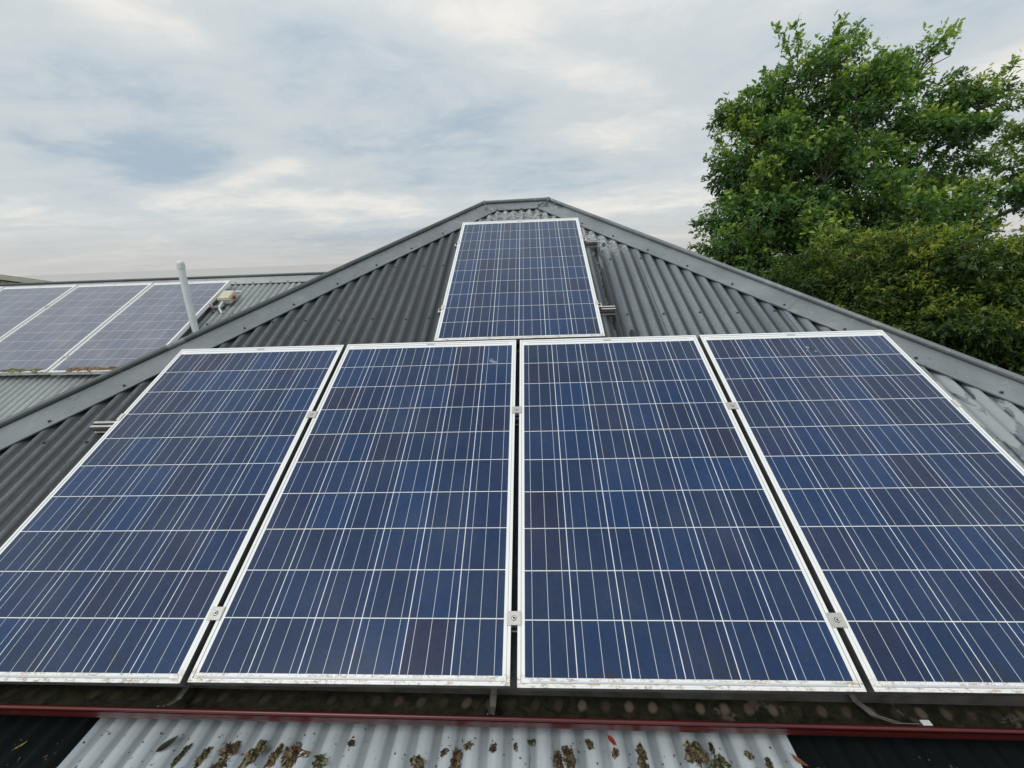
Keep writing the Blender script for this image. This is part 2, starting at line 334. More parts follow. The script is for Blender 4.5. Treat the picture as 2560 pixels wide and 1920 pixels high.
# hip lines in roof coordinates (n about -.07)
HR=(.260,3.925); HL=(-.3655,3.902); VE=.028
SR,SL=.853,.861
ur=lambda v: HR[0]+SR*(HR[1]-v); ul=lambda v: HL[0]-SL*(HL[1]-v)
house=empty('house',(0,3.5,0)); tag(house,'house whose dark grey corrugated hip roof carries the five nearest solar panels','house')
HINV=Matrix.Translation((0,-3.5,0))
def hb(mb,name,mat,parent=None,**k):
    """mesh in world coordinates parented to the house"""
    o=mb.build(name,mat,parent or house)
    if parent is None: o.location=(0,-3.5,0)
    return o
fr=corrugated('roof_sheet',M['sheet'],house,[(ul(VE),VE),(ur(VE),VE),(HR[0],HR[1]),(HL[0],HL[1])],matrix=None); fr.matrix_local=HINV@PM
# the three faces turned away from the camera
YR=T(0,3.895,-.094).y; ZR=T(0,3.895,-.094).z
def wp(u,v): return T(u,v,-.094)
aR,aL=wp(*HR),wp(*HL); eR,eL=wp(ur(VE),VE),wp(ul(VE),VE)
mir=lambda p: Vector((p.x,2*YR-p.y,p.z))
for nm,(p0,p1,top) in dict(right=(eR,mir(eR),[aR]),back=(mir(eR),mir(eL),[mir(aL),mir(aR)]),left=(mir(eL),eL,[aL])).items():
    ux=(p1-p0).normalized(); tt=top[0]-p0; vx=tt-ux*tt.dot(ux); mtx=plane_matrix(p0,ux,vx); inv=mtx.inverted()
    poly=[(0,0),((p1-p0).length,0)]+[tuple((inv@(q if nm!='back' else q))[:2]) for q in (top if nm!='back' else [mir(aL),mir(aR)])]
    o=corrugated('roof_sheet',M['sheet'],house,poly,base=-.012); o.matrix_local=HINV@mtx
# ridge and hip caps: a roll with two flanges
def cap(p0,p1,d1,d2,parent,mir2=.20,w1=.195,ext0=0.,ext1=0.,r=.0185):
    p0,p1=Vector(p0),Vector(p1); ax=(p1-p0).normalized(); p0=p0-ax*ext0; p1=p1+ax*ext1
    d1=Vector(d1).normalized(); d2=Vector(d2).normalized(); up=-(d1+d2).normalized(); 
    o=empty_cap=MB()
    n1=ax.cross(d1).normalized(); n1=n1 if n1.dot(up)>0 else -n1
    n2=ax.cross(d2).normalized(); n2=n2 if n2.dot(up)>0 else -n2
    N_=24
    # gentle wobble along the length so the edge is not ruler straight
    rows=[]
    for i in range(N_+1):
        t=i/N_; q=p0+(p1-p0)*t; w=.0012*math.sin(t*17+p0.x)+.0008*math.sin(t*41)
        a=[q+d1*(w1+w)-n1*.007,q+d1*(w1+w)+n1*.0005,q+d1*(w1+w-.004)+n1*.001,q+d1*.03+n1*.001,q+d1*.016+n1*.002,q+d2*.016+n2*.002,q+d2*mir2+n2*.0005,q+d2*mir2-n2*.007]
        rows.append(a)
    k=len(rows[0]); vs=[v for r_ in rows for v in r_]
    o.add(vs,[(i*k+j,i*k+j+1,(i+1)*k+j+1,(i+1)*k+j) for i in range(N_) for j in range(k-1)],0,False)
    fl=o
    rl=MB(); rl.tube([p0+(p1-p0)*(i/12)+up*(r*.62) for i in range(13)],r,16)
    return fl,rl
FN=-.0765
def fp(u,v): return T(u,v,FN)
A_R,A_L=fp(*HR),fp(*HL)
E_R,E_L=fp(ur(.05),.05),fp(ul(.05),.05)
def inpl(line_dir_uv,sgn):  # in-plane perpendicular of the front plane
    du,dv=line_dir_uv; L=math.hypot(du,dv); return Tv(-dv/L*sgn,du/L*sgn,0)
hipdR=(SR,-1.); hipdL=(-SL,-1.)
d1R=inpl(hipdR,1.); d1R=d1R if d1R.x<0 else -d1R
d1L=inpl(hipdL,1.); d1L=d1L if d1L.x>0 else -d1L
mxr=lambda d: Vector((-d.x,d.y,d.z))
def sided(axv,Y=Vector((0,1,0))):   # direction in the side plane, perpendicular to the hip
    q=Y-axv*Y.dot(axv); return q.normalized()
axR=(E_R-A_R).normalized(); axL=(E_L-A_L).normalized()
def hipcap(name,p0,p1,d1,d2,e0=0.,e1=0.,w1=.195):
    fl,rl=cap(p0,p1,d1,d2,house,ext0=e0,ext1=e1,w1=w1)
    o=hb(fl,name,M['flash']); r_=rl.build('roll',M['roll'],o); return o
up3=Vector((0,0,.0))
hipcap('hip_cap',A_R,E_R,d1R,sided(axR),w1=.193)
hipcap('hip_cap',A_L,E_L,d1L,sided(axL),w1=.205)
mY=lambda v: Vector((v.x,-v.y,v.z))
bA_R,bA_L,bE_R,bE_L=mir(A_R),mir(A_L),mir(E_R),mir(E_L)
for P,Ee,dd,ax_ in ((bA_R,bE_R,d1R,axR),(bA_L,bE_L,d1L,axL)):
    hipcap('hip_cap',P,Ee,mY(dd),mY(sided(ax_)))
A0=(A_L+A_R)/2
rc=hipcap('ridge_cap',A_L,A_R,Tv(0,-1,0),mY(Tv(0,-1,0)),e0=.004,e1=.004,w1=.168)
# joints where the hip caps meet the ridge cap: short lapped collars on the roll and a folded seam on the flange
for P,ax_ in ((A_R,axR),(A_L,axL)):
    cj=MB()
    upv=Vector((0,0,1)); q=P+upv*.011
    cj.tube([q-ax_*.012,q+ax_*.02],[.0215,.0208],16)
    fd=Vector((0,-1,0)); s1=(Tv(0,-1,0)+ (d1R if P is A_R else d1L)).normalized()
    cj.extr([(-.005,0),(-.005,.003),(.005,.003),(.005,0)],P+s1*.02+Tv(0,0,.001),P+s1*.2+Tv(0,0,.001),s1.cross(Tv(0,0,1)),Tv(0,0,1),closed=True)
    hb(cj,'cap_joint',M['flash'])
for P,Ee,ax_,d1_,tt in ((A_R,E_R,axR,d1R,.46),(A_L,E_L,axL,d1L,.55)):
    q=P+(Ee-P)*tt+Vector((0,0,.0115)); cj=MB(); cj.tube([q-ax_*.05,q+ax_*.05],[.0197,.0197],16)
    nn=Tv(0,0,1); b0=P+(Ee-P)*tt+nn*.0015
    cj.extr([(-.05,0),(-.05,.0016),(.05,.0016),(.05,0)],b0+d1_*.022,b0+d1_*.193,ax_,nn,closed=True); hb(cj,'cap_joint',M['flash'])
# screws
sm=MB(); sm.tube([(0,0,0),(0,0,.0022)],.009,12,smooth=False); sm.tube([(0,0,.0022),(0,0,.0085)],.0055,6,smooth=False)
first=None
random.seed(5)
def screw(loc,rot=ROT,par=house,off=Vector((0,-3.5,0))):
    global first
    if first is None: first=sm.build('screw',M['screw'],par); o=first
    else: o=first.copy(); COL.objects.link(o); o.parent=par
    o.location=Vector(loc)+off; o.rotation_euler=rot; return o
crest=lambda u: round(u/.076)*.076
sp=[]
for k in range(4,48,3):
    u=k*.076+.262//.076*.076
    v=HR[1]-(u-HR[0])/SR-.17*1.314/ .853*.93
    if v>1.0 and u<2.55: sp.append((u,v,FN+.0015))
for k in range(4,50,3):
    u=-k*.076-.38; u=crest(u); v=HL[1]+(u-HL[0])/SL-.18*1.32/.861*.93
    if v>.6: sp.append((u,v,FN+.0015))
for u in (-.228,0.,.152): sp.append((u,3.745,FN+.0015))
for u in (-2.128,-1.9,-1.672,-1.444,-1.216,-.988,-.76,-.608): sp.append((u,2.02+random.uniform(-.01,.01),-.085))
for u in (-1.216,-.988,-.76,-.608): sp.append((u,2.72,-.085)) if u>-1.2 else None
for u in (.684,.912,1.14,1.368,1.596): sp.append((u,1.98+random.uniform(-.01,.01),-.085))
for u in (.684,.912): sp.append((u,2.72,-.085))
for u in (-2.432,-2.204): sp.append((u,1.02,-.085))
for s_ in sp: screw(T(*s_))
# gutter with fall to the right
def gz(x): return -.1225-.0125*x
gut=MB(); g0,g1=-4.0,3.95
def gprof(x,pts): return [Vector((x,y,gz(x)+z+Z0)) for y,z in pts]
outer=[(-.0115,-.002),(-.0035,-.012),(-.002,-.030),(.003,-.048),(.012,-.062),(.030,-.078),(.126,-.078),(.126,.012)]
inner=[(.1235,.012),(.1235,-.0745),(.032,-.0745),(.012,-.058),(.0045,-.03),(.0015,-.006)]
def strip(mb,pts,mi,sm=False,seg=16):
    k=len(pts); vs=[]
    for i in range(seg+1): vs+=gprof(g0+(g1-g0)*i/seg,pts)
    mb.add(vs,[(i*k+j,i*k+j+1,(i+1)*k+j+1,(i+1)*k+j) for i in range(seg) for j in range(k-1)],mi,sm)
strip(gut,outer,0,True); strip(gut,[inner[5],inner[4],inner[3]],0); strip(gut,inner[1:4],1); strip(gut,inner[0:2],2)
for x in (g0,g1): gut.add(gprof(x,outer),[tuple(range(8))],0)
bead=MB()
gut.tube([Vector((g0,-.004,gz(g0)+Z0+.0005)),Vector((g1,-.004,gz(g1)+Z0+.0005))],.0066,14)
go=hb(gut,'gutter',[M['red'],M['moss_floor'],M['gutback']])
for x,tagged in ((-1.13,0),(-.085,0),(1.045,1)):
    st=MB(); z=gz(x)+Z0; w=.009
    p=[(.118,.012),(.116,-.012),(.098,-.040),(.060,-.045),(.020,-.020),(.006,-.001)]
    sx=.13 if tagged else .0
    for a in (0,1):
        vs=[]
        for i,(y,dz) in enumerate(p):
            t=i/(len(p)-1); xx=x+sx*t*t; vs+=[(xx-w,y,z+dz+.004),(xx+w,y,z+dz+.004)]
        if a==0: st.add(vs,[(2*i,2*i+1,2*i+3,2*i+2) for i in range(len(p)-1)],0)
    st.tube([(x-w+sx*(i/5)**2,p[i][0],z+p[i][1]+.005) for i in range(6)],.0016,6)
    st.tube([(x+w+sx*(i/5)**2,p[i][0],z+p[i][1]+.005) for i in range(6)],.0016,6)
    o=st.build('gutter_strap',M['gutback'] ,go)
    if tagged:
        cp=MB(); cp.box((x+sx-.001,-.001,z+.008),(x+sx+.025,.013,z+.0105),0); cp.build('strap_end',M['pvc'],o)
# walls and soffit
wl=MB(); x0,x1,y0,y1=-3.3,3.2,.5,2*YR-.5; wl.box((x0,y0,0),(x1,y1,Z0-.28)); hb(wl,'wall',M['wall'])
sf=MB(); sf.box((-3.66,.14,Z0-.285),(3.6,2*YR-.15,Z0-.265)); hb(sf,'soffit',M['cream'])
fa=MB(); fa.box((-3.7,.128,Z0-.28),(3.64,.14,Z0-.105)); hb(fa,'fascia',M['red'])
wi=MB(); wi.box((-1.6,.44,1.0),(-.4,.5,2.1)); fo=hb(wi,'window',M['pvc']); pn=MB(); pn.box((-1.54,.43,1.06),(-.46,.44,2.04)); pn.build('pane',M['cell'],fo)

# ------------------------------------------------------------------ solar panels
def make_panel(haze=False):
    root=empty('solar_panel'); W,H=PW,PH; lw=.0105; d=.04
    fb=MB()
    def bar(a,b,inn):  # a,b outer corners (2D), inn inward unit
        a,b,inn=Vector((*a,0)),Vector((*b,0)),Vector((*inn,0)); al=(b-a).normalized()
        prof=[(0,-d),(0,-.0008),(.0008,0),(.0048,0),(.0052,-.0006),(.0056,0),(lw-.0006,0),(lw,-.0008),(lw,-.006),(.0025,-.006),(.0025,-d+.0015),(.024,-d+.0015),(.024,-d)]
        n=len(prof); vs=[]
        for p,s in ((a,1),(b,-1)):
            for o_,z in prof: vs.append(p+inn*o_+al*s*o_+Vector((0,0,z)))
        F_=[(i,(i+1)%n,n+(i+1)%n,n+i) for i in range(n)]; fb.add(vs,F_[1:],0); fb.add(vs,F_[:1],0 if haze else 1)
    bar((0,0),(W,0),(0,1)); bar((W,0),(W,H),(-1,0)); bar((W,H),(0,H),(0,-1)); bar((0,H),(0,0),(1,0))
    fb.build('frame',[M['alu'],M['aluside']],root)
    lm=MB(); z=-.0022
    lm.box((lw-.0005,lw-.0005,z-.004),(W-lw+.0005,H-lw+.0005,z),0)
    s=.0016
    for (a,b) in (((lw,lw),(W-lw,lw+s)),((lw,H-lw-s),(W-lw,H-lw)),((lw,lw+s),(lw+s,H-lw-s)),((W-lw-s,lw+s),(W-lw,H-lw-s))):
        lm.quad((a[0],a[1],z+.0004),(b[0],a[1],z+.0004),(b[0],b[1],z+.0004),(a[0],b[1],z+.0004),3)
    gx,gy=.0028,.0030
    for i in range(6):
        for j in range(10):
            x0=MU-.0015+i*PU+gx/2; x1=x0+PU-gx; y0=MV-.0015+j*PU+gy/2; y1=y0+PU-gy
            lm.quad((x0,y0,z+.0004),(x1,y0,z+.0004),(x1,y1,z+.0004),(x0,y1,z+.0004),1)
    for i in range(6):
        for q in (1/6,.5,5/6):
            x=MU-.0015+(i+q)*PU
            lm.quad((x-.00085,MV-.004,z+.0008),(x+.00085,MV-.004,z+.0008),(x+.00085,CTOP+.004,z+.0008),(x-.00085,CTOP+.004,z+.0008),2)
    for y in (MV-.0125,CTOP+.0165):
        lm.quad((MU+.02,y,z+.0008),(W-MU-.02,y,z+.0008),(W-MU-.02,y+.004,z+.0008),(MU+.02,y+.004,z+.0008),2)
    lm.build('cell_laminate',[M['back'],M['cellhaze' if haze else 'cell'],M['bus'],M['seal']],root)
    st=MB(); st.box((W/2-.022,H-lw-.014,z+.0005),(W/2+.022,H-lw-.006,z+.0011)); st.build('sticker',M['label'],root)
    jb=MB(); jb.box((W/2-.06,H-.22,-.035),(W/2+.06,H-.10,-.0065)); jb.build('junction_box',M['dark'],root)
    return root
g=.0213
P=[(-2*PW-.0216-g,.0005,'leftmost large solar panel of the lower row, a rail end sticking out on its left'),
   (-PW-g,.0038,'second solar panel of the lower row, dark dried puddle marks along its bottom edge'),
   (0.,0.,'third solar panel of the lower row, directly right of the black central gap'),
   (PW+.0215,.0006,'rightmost solar panel of the lower row, running out of the frame at its lower right')]
main=make_panel()
def place(o,u,v,lab,grp,tf=T,n=0.,rz=0.):
    o.location=tf(u,v,n); o.rotation_euler=(TH,0,rz); tag(o,lab,'solar panel',grp)
GF='solar panels mounted on the near hip roof'; GW='solar panels on the roof of the far wing'
for i,(u,v,lab) in enumerate(P):
    o=main if i==0 else copy_tree(main); place(o,u,v,lab,GF)
o=copy_tree(main); place(o,-.5031,1.6642,'single solar panel mounted alone above the lower row, just under the ridge',GF)
wg=.022
wl_=[(0.,'hazy far wing solar panel at the right row end, crossed by the vent pipe'),
     (-PW-wg,'hazy far wing solar panel with grey green moss along its bottom edge'),
     (-2*(PW+wg),'hazy far wing solar panel cut off by the left edge of the photo'),
     (-3*(PW+wg),'far wing solar panel showing just its top right corner at the photo edge')]
wm=make_panel(True)
wm_rz=-.012
for i,(u,lab) in enumerate(wl_):
    o=wm if i==0 else copy_tree(wm); place(o,u,(-u)*.024*.6,lab,GW,Tw); o.rotation_euler=(TH+.008,0,-.014)

# marks on the glass
def splat(u,v,pieces,name,lab,cat):
    mb=MB(); random.seed(int(u*100)+3)
    for (dx,dy,r_,mi) in pieces:
        n_=14; mb.add([(dx+math.cos(2*PI*k/n_)*r_*random.uniform(.6,1.25),dy+math.sin(2*PI*k/n_)*r_*random.uniform(.6,1.25),-.0006+.0003*mi) for k in range(n_)]+[(dx,dy,-.0004+.0004*mi)],[(k,(k+1)%n_,n_) for k in range(n_)],mi)
    o=mb.build(name,[M['film'],M['drop']]); o.location=T(u,v,0); o.rotation_euler=ROT; tag(o,lab,cat,'marks on the glass')
m,nt,b=newmat('thin_chalky_film'); n=N(nt); o_=n.obj(); b.inputs['Base Color'].default_value=(.6,.63,.68,1); b.inputs['Roughness'].default_value=.6
n._in(b.inputs['Alpha'],n.ramp(n.noise(o_,45,4,.6),.35,.7,.10,.5)); M['film']=m
M['drop']=mat_plain('dark_dropping',(.05,.045,.04),.7,0,.4,80)
splat(-.155,1.475,[(0,0,.017,0),(.018,-.014,.014,0)],'smear','small pale smear near the top right of the second lower-row panel','smear')
splat(1.565,1.505,[(0,0,.011,1),(-.022,.012,.010,0),(-.035,-.015,.007,0),(.004,-.022,.009,0),(.012,.012,.005,1),(-.008,.016,.004,1)],'bird_dropping','dark dropping with pale splashes near the top of the rightmost lower-row panel','dropping')

# ------------------------------------------------------------------ rails and clamps
def rail(u0,u1,v,tf,lab,grp):
    """extruded aluminium rail with slotted sides"""
    prof=[(-.020,-.0405),(-.006,-.0405),(-.006,-.052),(-.012,-.052),(-.012,-.056),(.012,-.056),(.012,-.052),(.006,-.052),(.006,-.0405),(.020,-.0405),
          (.020,-.048),(.0165,-.050),(.0165,-.060),(.0205,-.062),(.0205,-.068),(.0165,-.070),(.0165,-.078),(.022,-.080),(.022,-.0845),(-.022,-.0845),(-.022,-.080),(-.0165,-.078),(-.0165,-.070),(-.0205,-.068),(-.0205,-.062),(-.0165,-.060),(-.0165,-.050),(-.020,-.048)]
    mb=MB(); o=empty('mounting_rail',tf(u0,v,0),ROT)
    prof=[(a,b) for a,b in prof]; n=len(prof)
    vs=[(0,a,b) for a,b in prof]+[(u1-u0,a,b) for a,b in prof]
    F_=[(i,n+i,n+(i+1)%n,(i+1)%n) for i in range(n)]; slot=[i for i in range(n) if i in (1,2,3,4,5,6,7,10,11,12,14,15,16,22,23,24,26,27,28)]; mb.add(vs,[F_[i] for i in range(n) if i not in slot],0); mb.add(vs,[F_[i] for i in slot],1)
    # end faces as thin walls: outline fan is avoided, the open extrusion reads as hollow
    mb.box((0,-.0165,-.0835),(.002,-.0135,-.0505),0); mb.box((0,.0135,-.0835),(.002,.0165,-.0505),0)
    mb.build('extrusion',[M['raw'],M['slot']],o)
    k=int((u1-u0)/.9)+1; ft=MB(); ft.box((-.02,-.045,-.0868),(.02,-.0225,-.0835)); ft.box((-.02,-.0255,-.0835),(.02,-.0225,-.048)); ft.tube([(0,-.036,-.0835),(0,-.036,-.077)],.006,6,smooth=False)
    f0=None
    for i in range(k+1):
        x=.12+(u1-u0-.24)*i/k
        if f0 is None: f0=ft.build('foot',M['raw'],o); q=f0
        else: q=f0.copy(); COL.objects.link(q); q.parent=o
        q.location=(x,0,0)
    return tag(o,lab,'rail',grp)
GR='aluminium mounting rails under the panels'
rail(-2.20,2.03,1.10,T,'upper aluminium rail of the lower row, its end poking out beyond the leftmost panel',GR)
rail(-2.05,2.03,.19,T,'aluminium rail crossing under the lower part of the four large panels, seen in their gaps',GR)
rail(-.53,.606,2.01,T,'aluminium rail under the lower half of the single upper panel, end sticking out right',GR)
rail(-.53,.612,2.95,T,'aluminium rail under the top half of the single upper panel, end sticking out right',GR)
rail(-3.1,1.15,1.145,Tw,'far wing rail whose end sticks out below the beige switch box',GR)
rail(-3.1,1.03,.225,Tw,'far wing rail hidden under the lower part of the hazy panels',GR)
def mid_clamp():
    o=empty('mid_clamp'); mb=MB(); mb.box((-.0225,-.021,.0006),(.0225,.021,.0040),0,.0006); 
    mb.box((-.009,-.021,-.012),(-.0065,.021,.0006)); mb.box((.0065,-.021,-.012),(.009,.021,.0006)); mb.build('plate',M['clampm'],o)
    b=MB(); seg=20
    ring=[(0.0032,.0046),(.0034,.0064),(.0060,.0066),(.0068,.0058),(.0068,.0041)]
    vs=[]
    for r,z in ring:
        for k in range(seg): vs.append((r*math.cos(2*PI*k/seg),r*math.sin(2*PI*k/seg),z))
    b.add(vs,[(i*seg+k,i*seg+(k+1)%seg,(i+1)*seg+(k+1)%seg,(i+1)*seg+k) for i in range(4) for k in range(seg)],0,True)
    b.add([( .0033*math.cos(2*PI*k/seg),.0033*math.sin(2*PI*k/seg),.0045) for k in range(seg)],[tuple(range(seg))],1)
    b.tube([(0,0,-.05),(0,0,.0006)],.004,8)
    b.add([( (.0082 if k%2 else .0082)*math.cos(2*PI*k/24),.0082*math.sin(2*PI*k/24),.00425) for k in range(24)],[tuple(range(24))],1)
    b.build('bolt',[M['steel'],M['dark']],o); return o
c0=mid_clamp(); GC='mid clamps bridging the gaps between panels'
def put(o,loc,lab,grp,cat='clamp'): o.location=loc; o.rotation_euler=ROT; tag(o,lab,cat,grp)
spots=[(-PW-g-.011,1.100,T,'square clamp high in the gap between the first and second lower-row panels'),
 (-PW-g-.011,.197,T,'square clamp low in the gap between the first and second lower-row panels'),
 (-.0115,1.104,T,'square clamp high in the black central gap of the lower row'),
 (-.0115,.186,T,'square clamp low in the black central gap of the lower row'),
 (PW+.0117,1.103,T,'square clamp high in the gap between the third and rightmost lower-row panels'),
 (PW+.0117,.184,T,'square clamp low in the gap between the third and rightmost lower-row panels')]
for i,(u,v,tf,lab) in enumerate(spots):
    o=c0 if i==0 else copy_tree(c0); put(o,tf(u,v,0),lab,GC)
for u,v,lab in ((-.011,1.206,'small far clamp high between the two hazy panels nearest the vent pipe'),(-.011,.24,'small far clamp low between the two hazy panels nearest the vent pipe'),
   (-PW-wg*1.5,1.19,'small far clamp beside the hazy panel cut by the left photo edge')):
    o=copy_tree(c0); put(o,Tw(u,v,.012 if u<-.5 else .004),lab,GC)
def end_clamp(): # reaches to +x
    o=empty('end_clamp'); mb=MB()
    mb.box((-.012,-.021,.0006),(.004,.021,.0030),0); mb.box((.0008,-.021,-.024),(.004,.021,.0006),0); mb.box((.004,-.021,-.024),(.028,.021,-.0205),0)
    mb.box((.0245,-.021,-.0405),(.028,.021,-.024),0); mb.box((.004,-.021,-.0405),(.0075,.021,-.024),0)
    mb.build('bracket',M['alu2'],o)
    b=MB(); b.tube([(.016,0,-.0205),(.016,0,-.0125)],.0065,6,smooth=False); b.tube([(.016,0,-.0125),(.016,0,-.012)],.004,8); b.build('bolt',M['dark'],o); return o
M['alu2']=mat_plain('pale_clamp_aluminium',(.66,.63,.58),.4,.35,.06,60)
e0=end_clamp(); GE='end clamps gripping the outer panel edges'
pr=-.5034+PW
es=[(pr,2.945,0,T,'end clamp at the upper right edge of the single upper panel'),(pr,2.011,0,T,'end clamp at the lower right edge of the single upper panel'),
 (-.5034,2.935,PI,T,'end clamp at the upper left edge of the single upper panel'),(-.5034,2.008,PI,T,'end clamp at the lower left edge of the single upper panel'),
 (-2*PW-.0216-g,1.110,PI,T,'end clamp on the outer left edge of the leftmost lower-row panel'),(2*PW+.0215,1.092,0,T,'end clamp on the outer right edge of the rightmost lower-row panel'),
 (PW,1.145,0,Tw,'end clamp on the far wing panel just below the beige switch box')]
for i,(u,v,rz,tf,lab) in enumerate(es):
    o=e0 if i==0 else copy_tree(e0); put(o,tf(u,v,0),lab,GE)
    if rz: o.rotation_euler=(Matrix.Rotation(TH,4,'X')@Matrix.Rotation(PI,4,'Z')).to_euler()

# ------------------------------------------------------------------ far wing
wing=empty('annex_building',(-4.5,4.6,0)); tag(wing,'far wing with paler corrugated roof carrying the row of hazy panels','building')
WI=Matrix.Translation((4.5,-4.6,0)); WM=plane_matrix(Tw(0,0,0),(1,0,0),Tv(0,1,0))
VR=1.885
o=corrugated('roof_sheet',M['wing'],wing,[(-6,-1.45),(3.1,-1.45),(3.1,VR),(-6,VR)]); o.matrix_local=WI@WM
R0,R1=Tw(-6,VR,-.094),Tw(3.1,VR,-.094); yr=R0.y
bm=plane_matrix(Vector((R1.x,2*yr-Tw(0,-1.45,-.094).y,Tw(0,-1.45,-.094).z)),(-1,0,0),Vector((0,-CT,ST)))
o=corrugated('roof_sheet',M['wing'],wing,[(0,0),(9.1,0),(9.1,VR+1.45),(0,VR+1.45)],base=-.0085); o.matrix_local=WI@bm
q0,q1=Tw(-6,VR,FN),Tw(3.1,VR,FN)
M['flashw']=mat_flash('pale_ridge_flashing',(.46,.48,.48),(.6,.6,.57))
fl,rl=cap(q0,q1,Tv(0,-1,0),mY(Tv(0,-1,0)),wing,w1=.17,r=.0175)
o=fl.build('ridge_cap',M['flashw'],wing); o.location=(4.5,-4.6,0); rl.build('roll',M['roll'],o)
for k in range(20):
    u=.3+k*.228 if k<7 else -1.2-.228*(k-7); 
    if u<2.6: screw(Tw(round(u/.076)*.076,VR-.15,FN+.0015),par=wing,off=Vector((4.5,-4.6,0)))
for u,v in ((1.292,1.05),(1.52,.5),(1.748,1.1),(1.52,1.1),(1.98,1.1),(-.912,-.4),(-.456,-.42),(-1.37,-.4)): screw(Tw(round(u/.076)*.076,v,-.085),par=wing,off=Vector((4.5,-4.6,0)))
wl=MB(); ya=Tw(0,-1.2,-.1).y; wl.box((-10.5,ya+.25,0),(-3.75,2*yr-ya-.25,Tw(0,-1.45,-.3).z)); o=wl.build('wall',M['wall'],wing); o.location=(4.5,-4.6,0)
gb=MB(); gx=-10.4
gb.add([(gx,ya,Tw(0,-1.2,-.12).z),(gx,2*yr-ya,Tw(0,-1.2,-.12).z),(gx,yr,R0.z-.02)],[(0,1,2)]); o=gb.build('gable',M['cream'],wing); o.location=(4.5,-4.6,0)
# debris built up along the lower edge of the hazy panels
random.seed(11)
def clump_mesh(mb,cx,cy,cz,L,Wd,Hh,ang,rough=.35,nu=22,nv=8):
    """flattened ragged lump"""
    ca,sa=math.cos(ang),math.sin(ang); ph=[random.uniform(0,6.28) for _ in range(8)]
    vs=[]; 
    for j in range(nv+1):
        t=j/nv
        for i in range(nu):
            a=2*PI*i/nu
            r=(1+.22*math.sin(2*a+ph[0])+.16*math.sin(5*a+ph[1])+.12*math.sin(9*a+ph[2]))*(1+random.uniform(-rough,rough)*.6)
            rr=math.sin(t*PI/2)
            x=math.cos(a)*L/2*rr*r; y=math.sin(a)*Wd/2*rr*r; z=Hh*(math.cos(t*PI/2)**.6)*(1+random.uniform(-rough,rough)) 
            if j==nv: z=random.uniform(-.0,.002)
            vs.append((cx+x*ca-y*sa,cy+x*sa+y*ca,cz+z))
    fs=[(j*nu+i,(j+1)*nu+i,(j+1)*nu+(i+1)%nu,j*nu+(i+1)%nu) for j in range(nv) for i in range(nu)]
    mb.add(vs,fs,0,False)
for nm,mt,u0,u1,lab,cat in (('moss_strip','mossy',-1.0,-.10,'grey green moss piled along the bottom edge of the middle hazy panel','moss'),('leaf_litter','litter',.22,.98,'rusty brown leaf litter along the bottom edge of the panel behind the vent pipe','leaf litter')):
    mb=MB(); u=u0
    while u<u1:
        w=random.uniform(.05,.13); clump_mesh(mb,u,.028+random.uniform(-.005,.01),-.004,w,random.uniform(.03,.06),random.uniform(.008,.024),0,.4,16,5); u+=w*.55
    o=mb.build(nm,M[mt]); o.location=Tw(0,0,0); o.rotation_euler=ROT; tag(o,lab,cat,kind='stuff')
mb=MB(); mb.box((-3.1,-.006,-.046),(1.0,.0,-.012),0)
# vent pipe
vp=empty('vent_pipe',(-3.634,3.55,3.12)); tag(vp,'upright grey-white plastic vent pipe with rounded cap rising behind the left hip','vent pipe')
mb=MB(); pts=[(0.003,0,-.25),(0,0,.11),(.004,0,.45),(.013,0,.72),(.020,0,.808)]; mb.tube(pts,.034,20); mb.build('pipe',M['pvc'],vp)
mb=MB(); mb.tube([(.020,0,.79),(.0215,0,.81)],.0385,20); mb.tube([(.0215,0,.81),(.0225,0,.822)],.0375,20)
mb.tube([(.0225,0,.824),(.0235,0,.835),(.024,0,.852),(.0245,0,.862),(.0245,0,.868)],[.0365,.037,.034,.025,.008],20); mb.build('cap',M['pvc'],vp)
mb=MB(); mb.tube([(0.003,0,-.14),(.002,0,-.06),(.002,0,-.03)],[.075,.05,.036],20); mb.build('boot',M['dark'],vp)
# isolator switch
iso=empty('isolator_switch',Tw(1.125,1.305,-.03),ROT); tag(iso,'small beige weathered isolator box with a red rotary knob on the wing roof','electrical switch')
mb=MB(); mb.box((-.055,-.085,-.03),(.075,.085,.055),0,.006); mb.box((-.062,-.092,.030),(.082,.092,.036),0,.002); mb.build('body',M['beige'],iso)
mb=MB(); mb.tube([(.0755,0,.012),(.080,0,.012)],.036,20); mb.build('dial',M['beige'],iso)
mb=MB(); mb.tube([(.080,0,.012),(.098,0,.012)],[.024,.020],16); mb.box((.0975,-.007,-.010),(.106,.007,.034),0,.002); mb.build('knob',M['redk'],iso)
mb=MB(); mb.tube([(-.01,-.085,0.0),(-.012,-.125,-.002),(-.02,-.155,-.012),(-.01,-.19,-.03),(.02,-.225,-.045),(.03,-.25,-.05)],.0125,12); mb.tube([(-.01,-.084,0),(-.011,-.11,0)],.016,10)
mb.build('conduit',M['pvc'],iso); mb=MB(); mb.tube([(.02,.084,.0),(.02,.13,-.004),(.04,.17,-.02),(.07,.18,-.03)],.014,12); mb.build('conduit',M['pvc'],iso)
# neighbouring building far left
nb=empty('neighbour_building',(-19.6,14.9,0),(0,0,rad(52))); tag(nb,'pale cream building with a shallow grey gable roof at the far left edge','building')
def nbp(mb,nm,mt): return mb.build(nm,mt,nb)
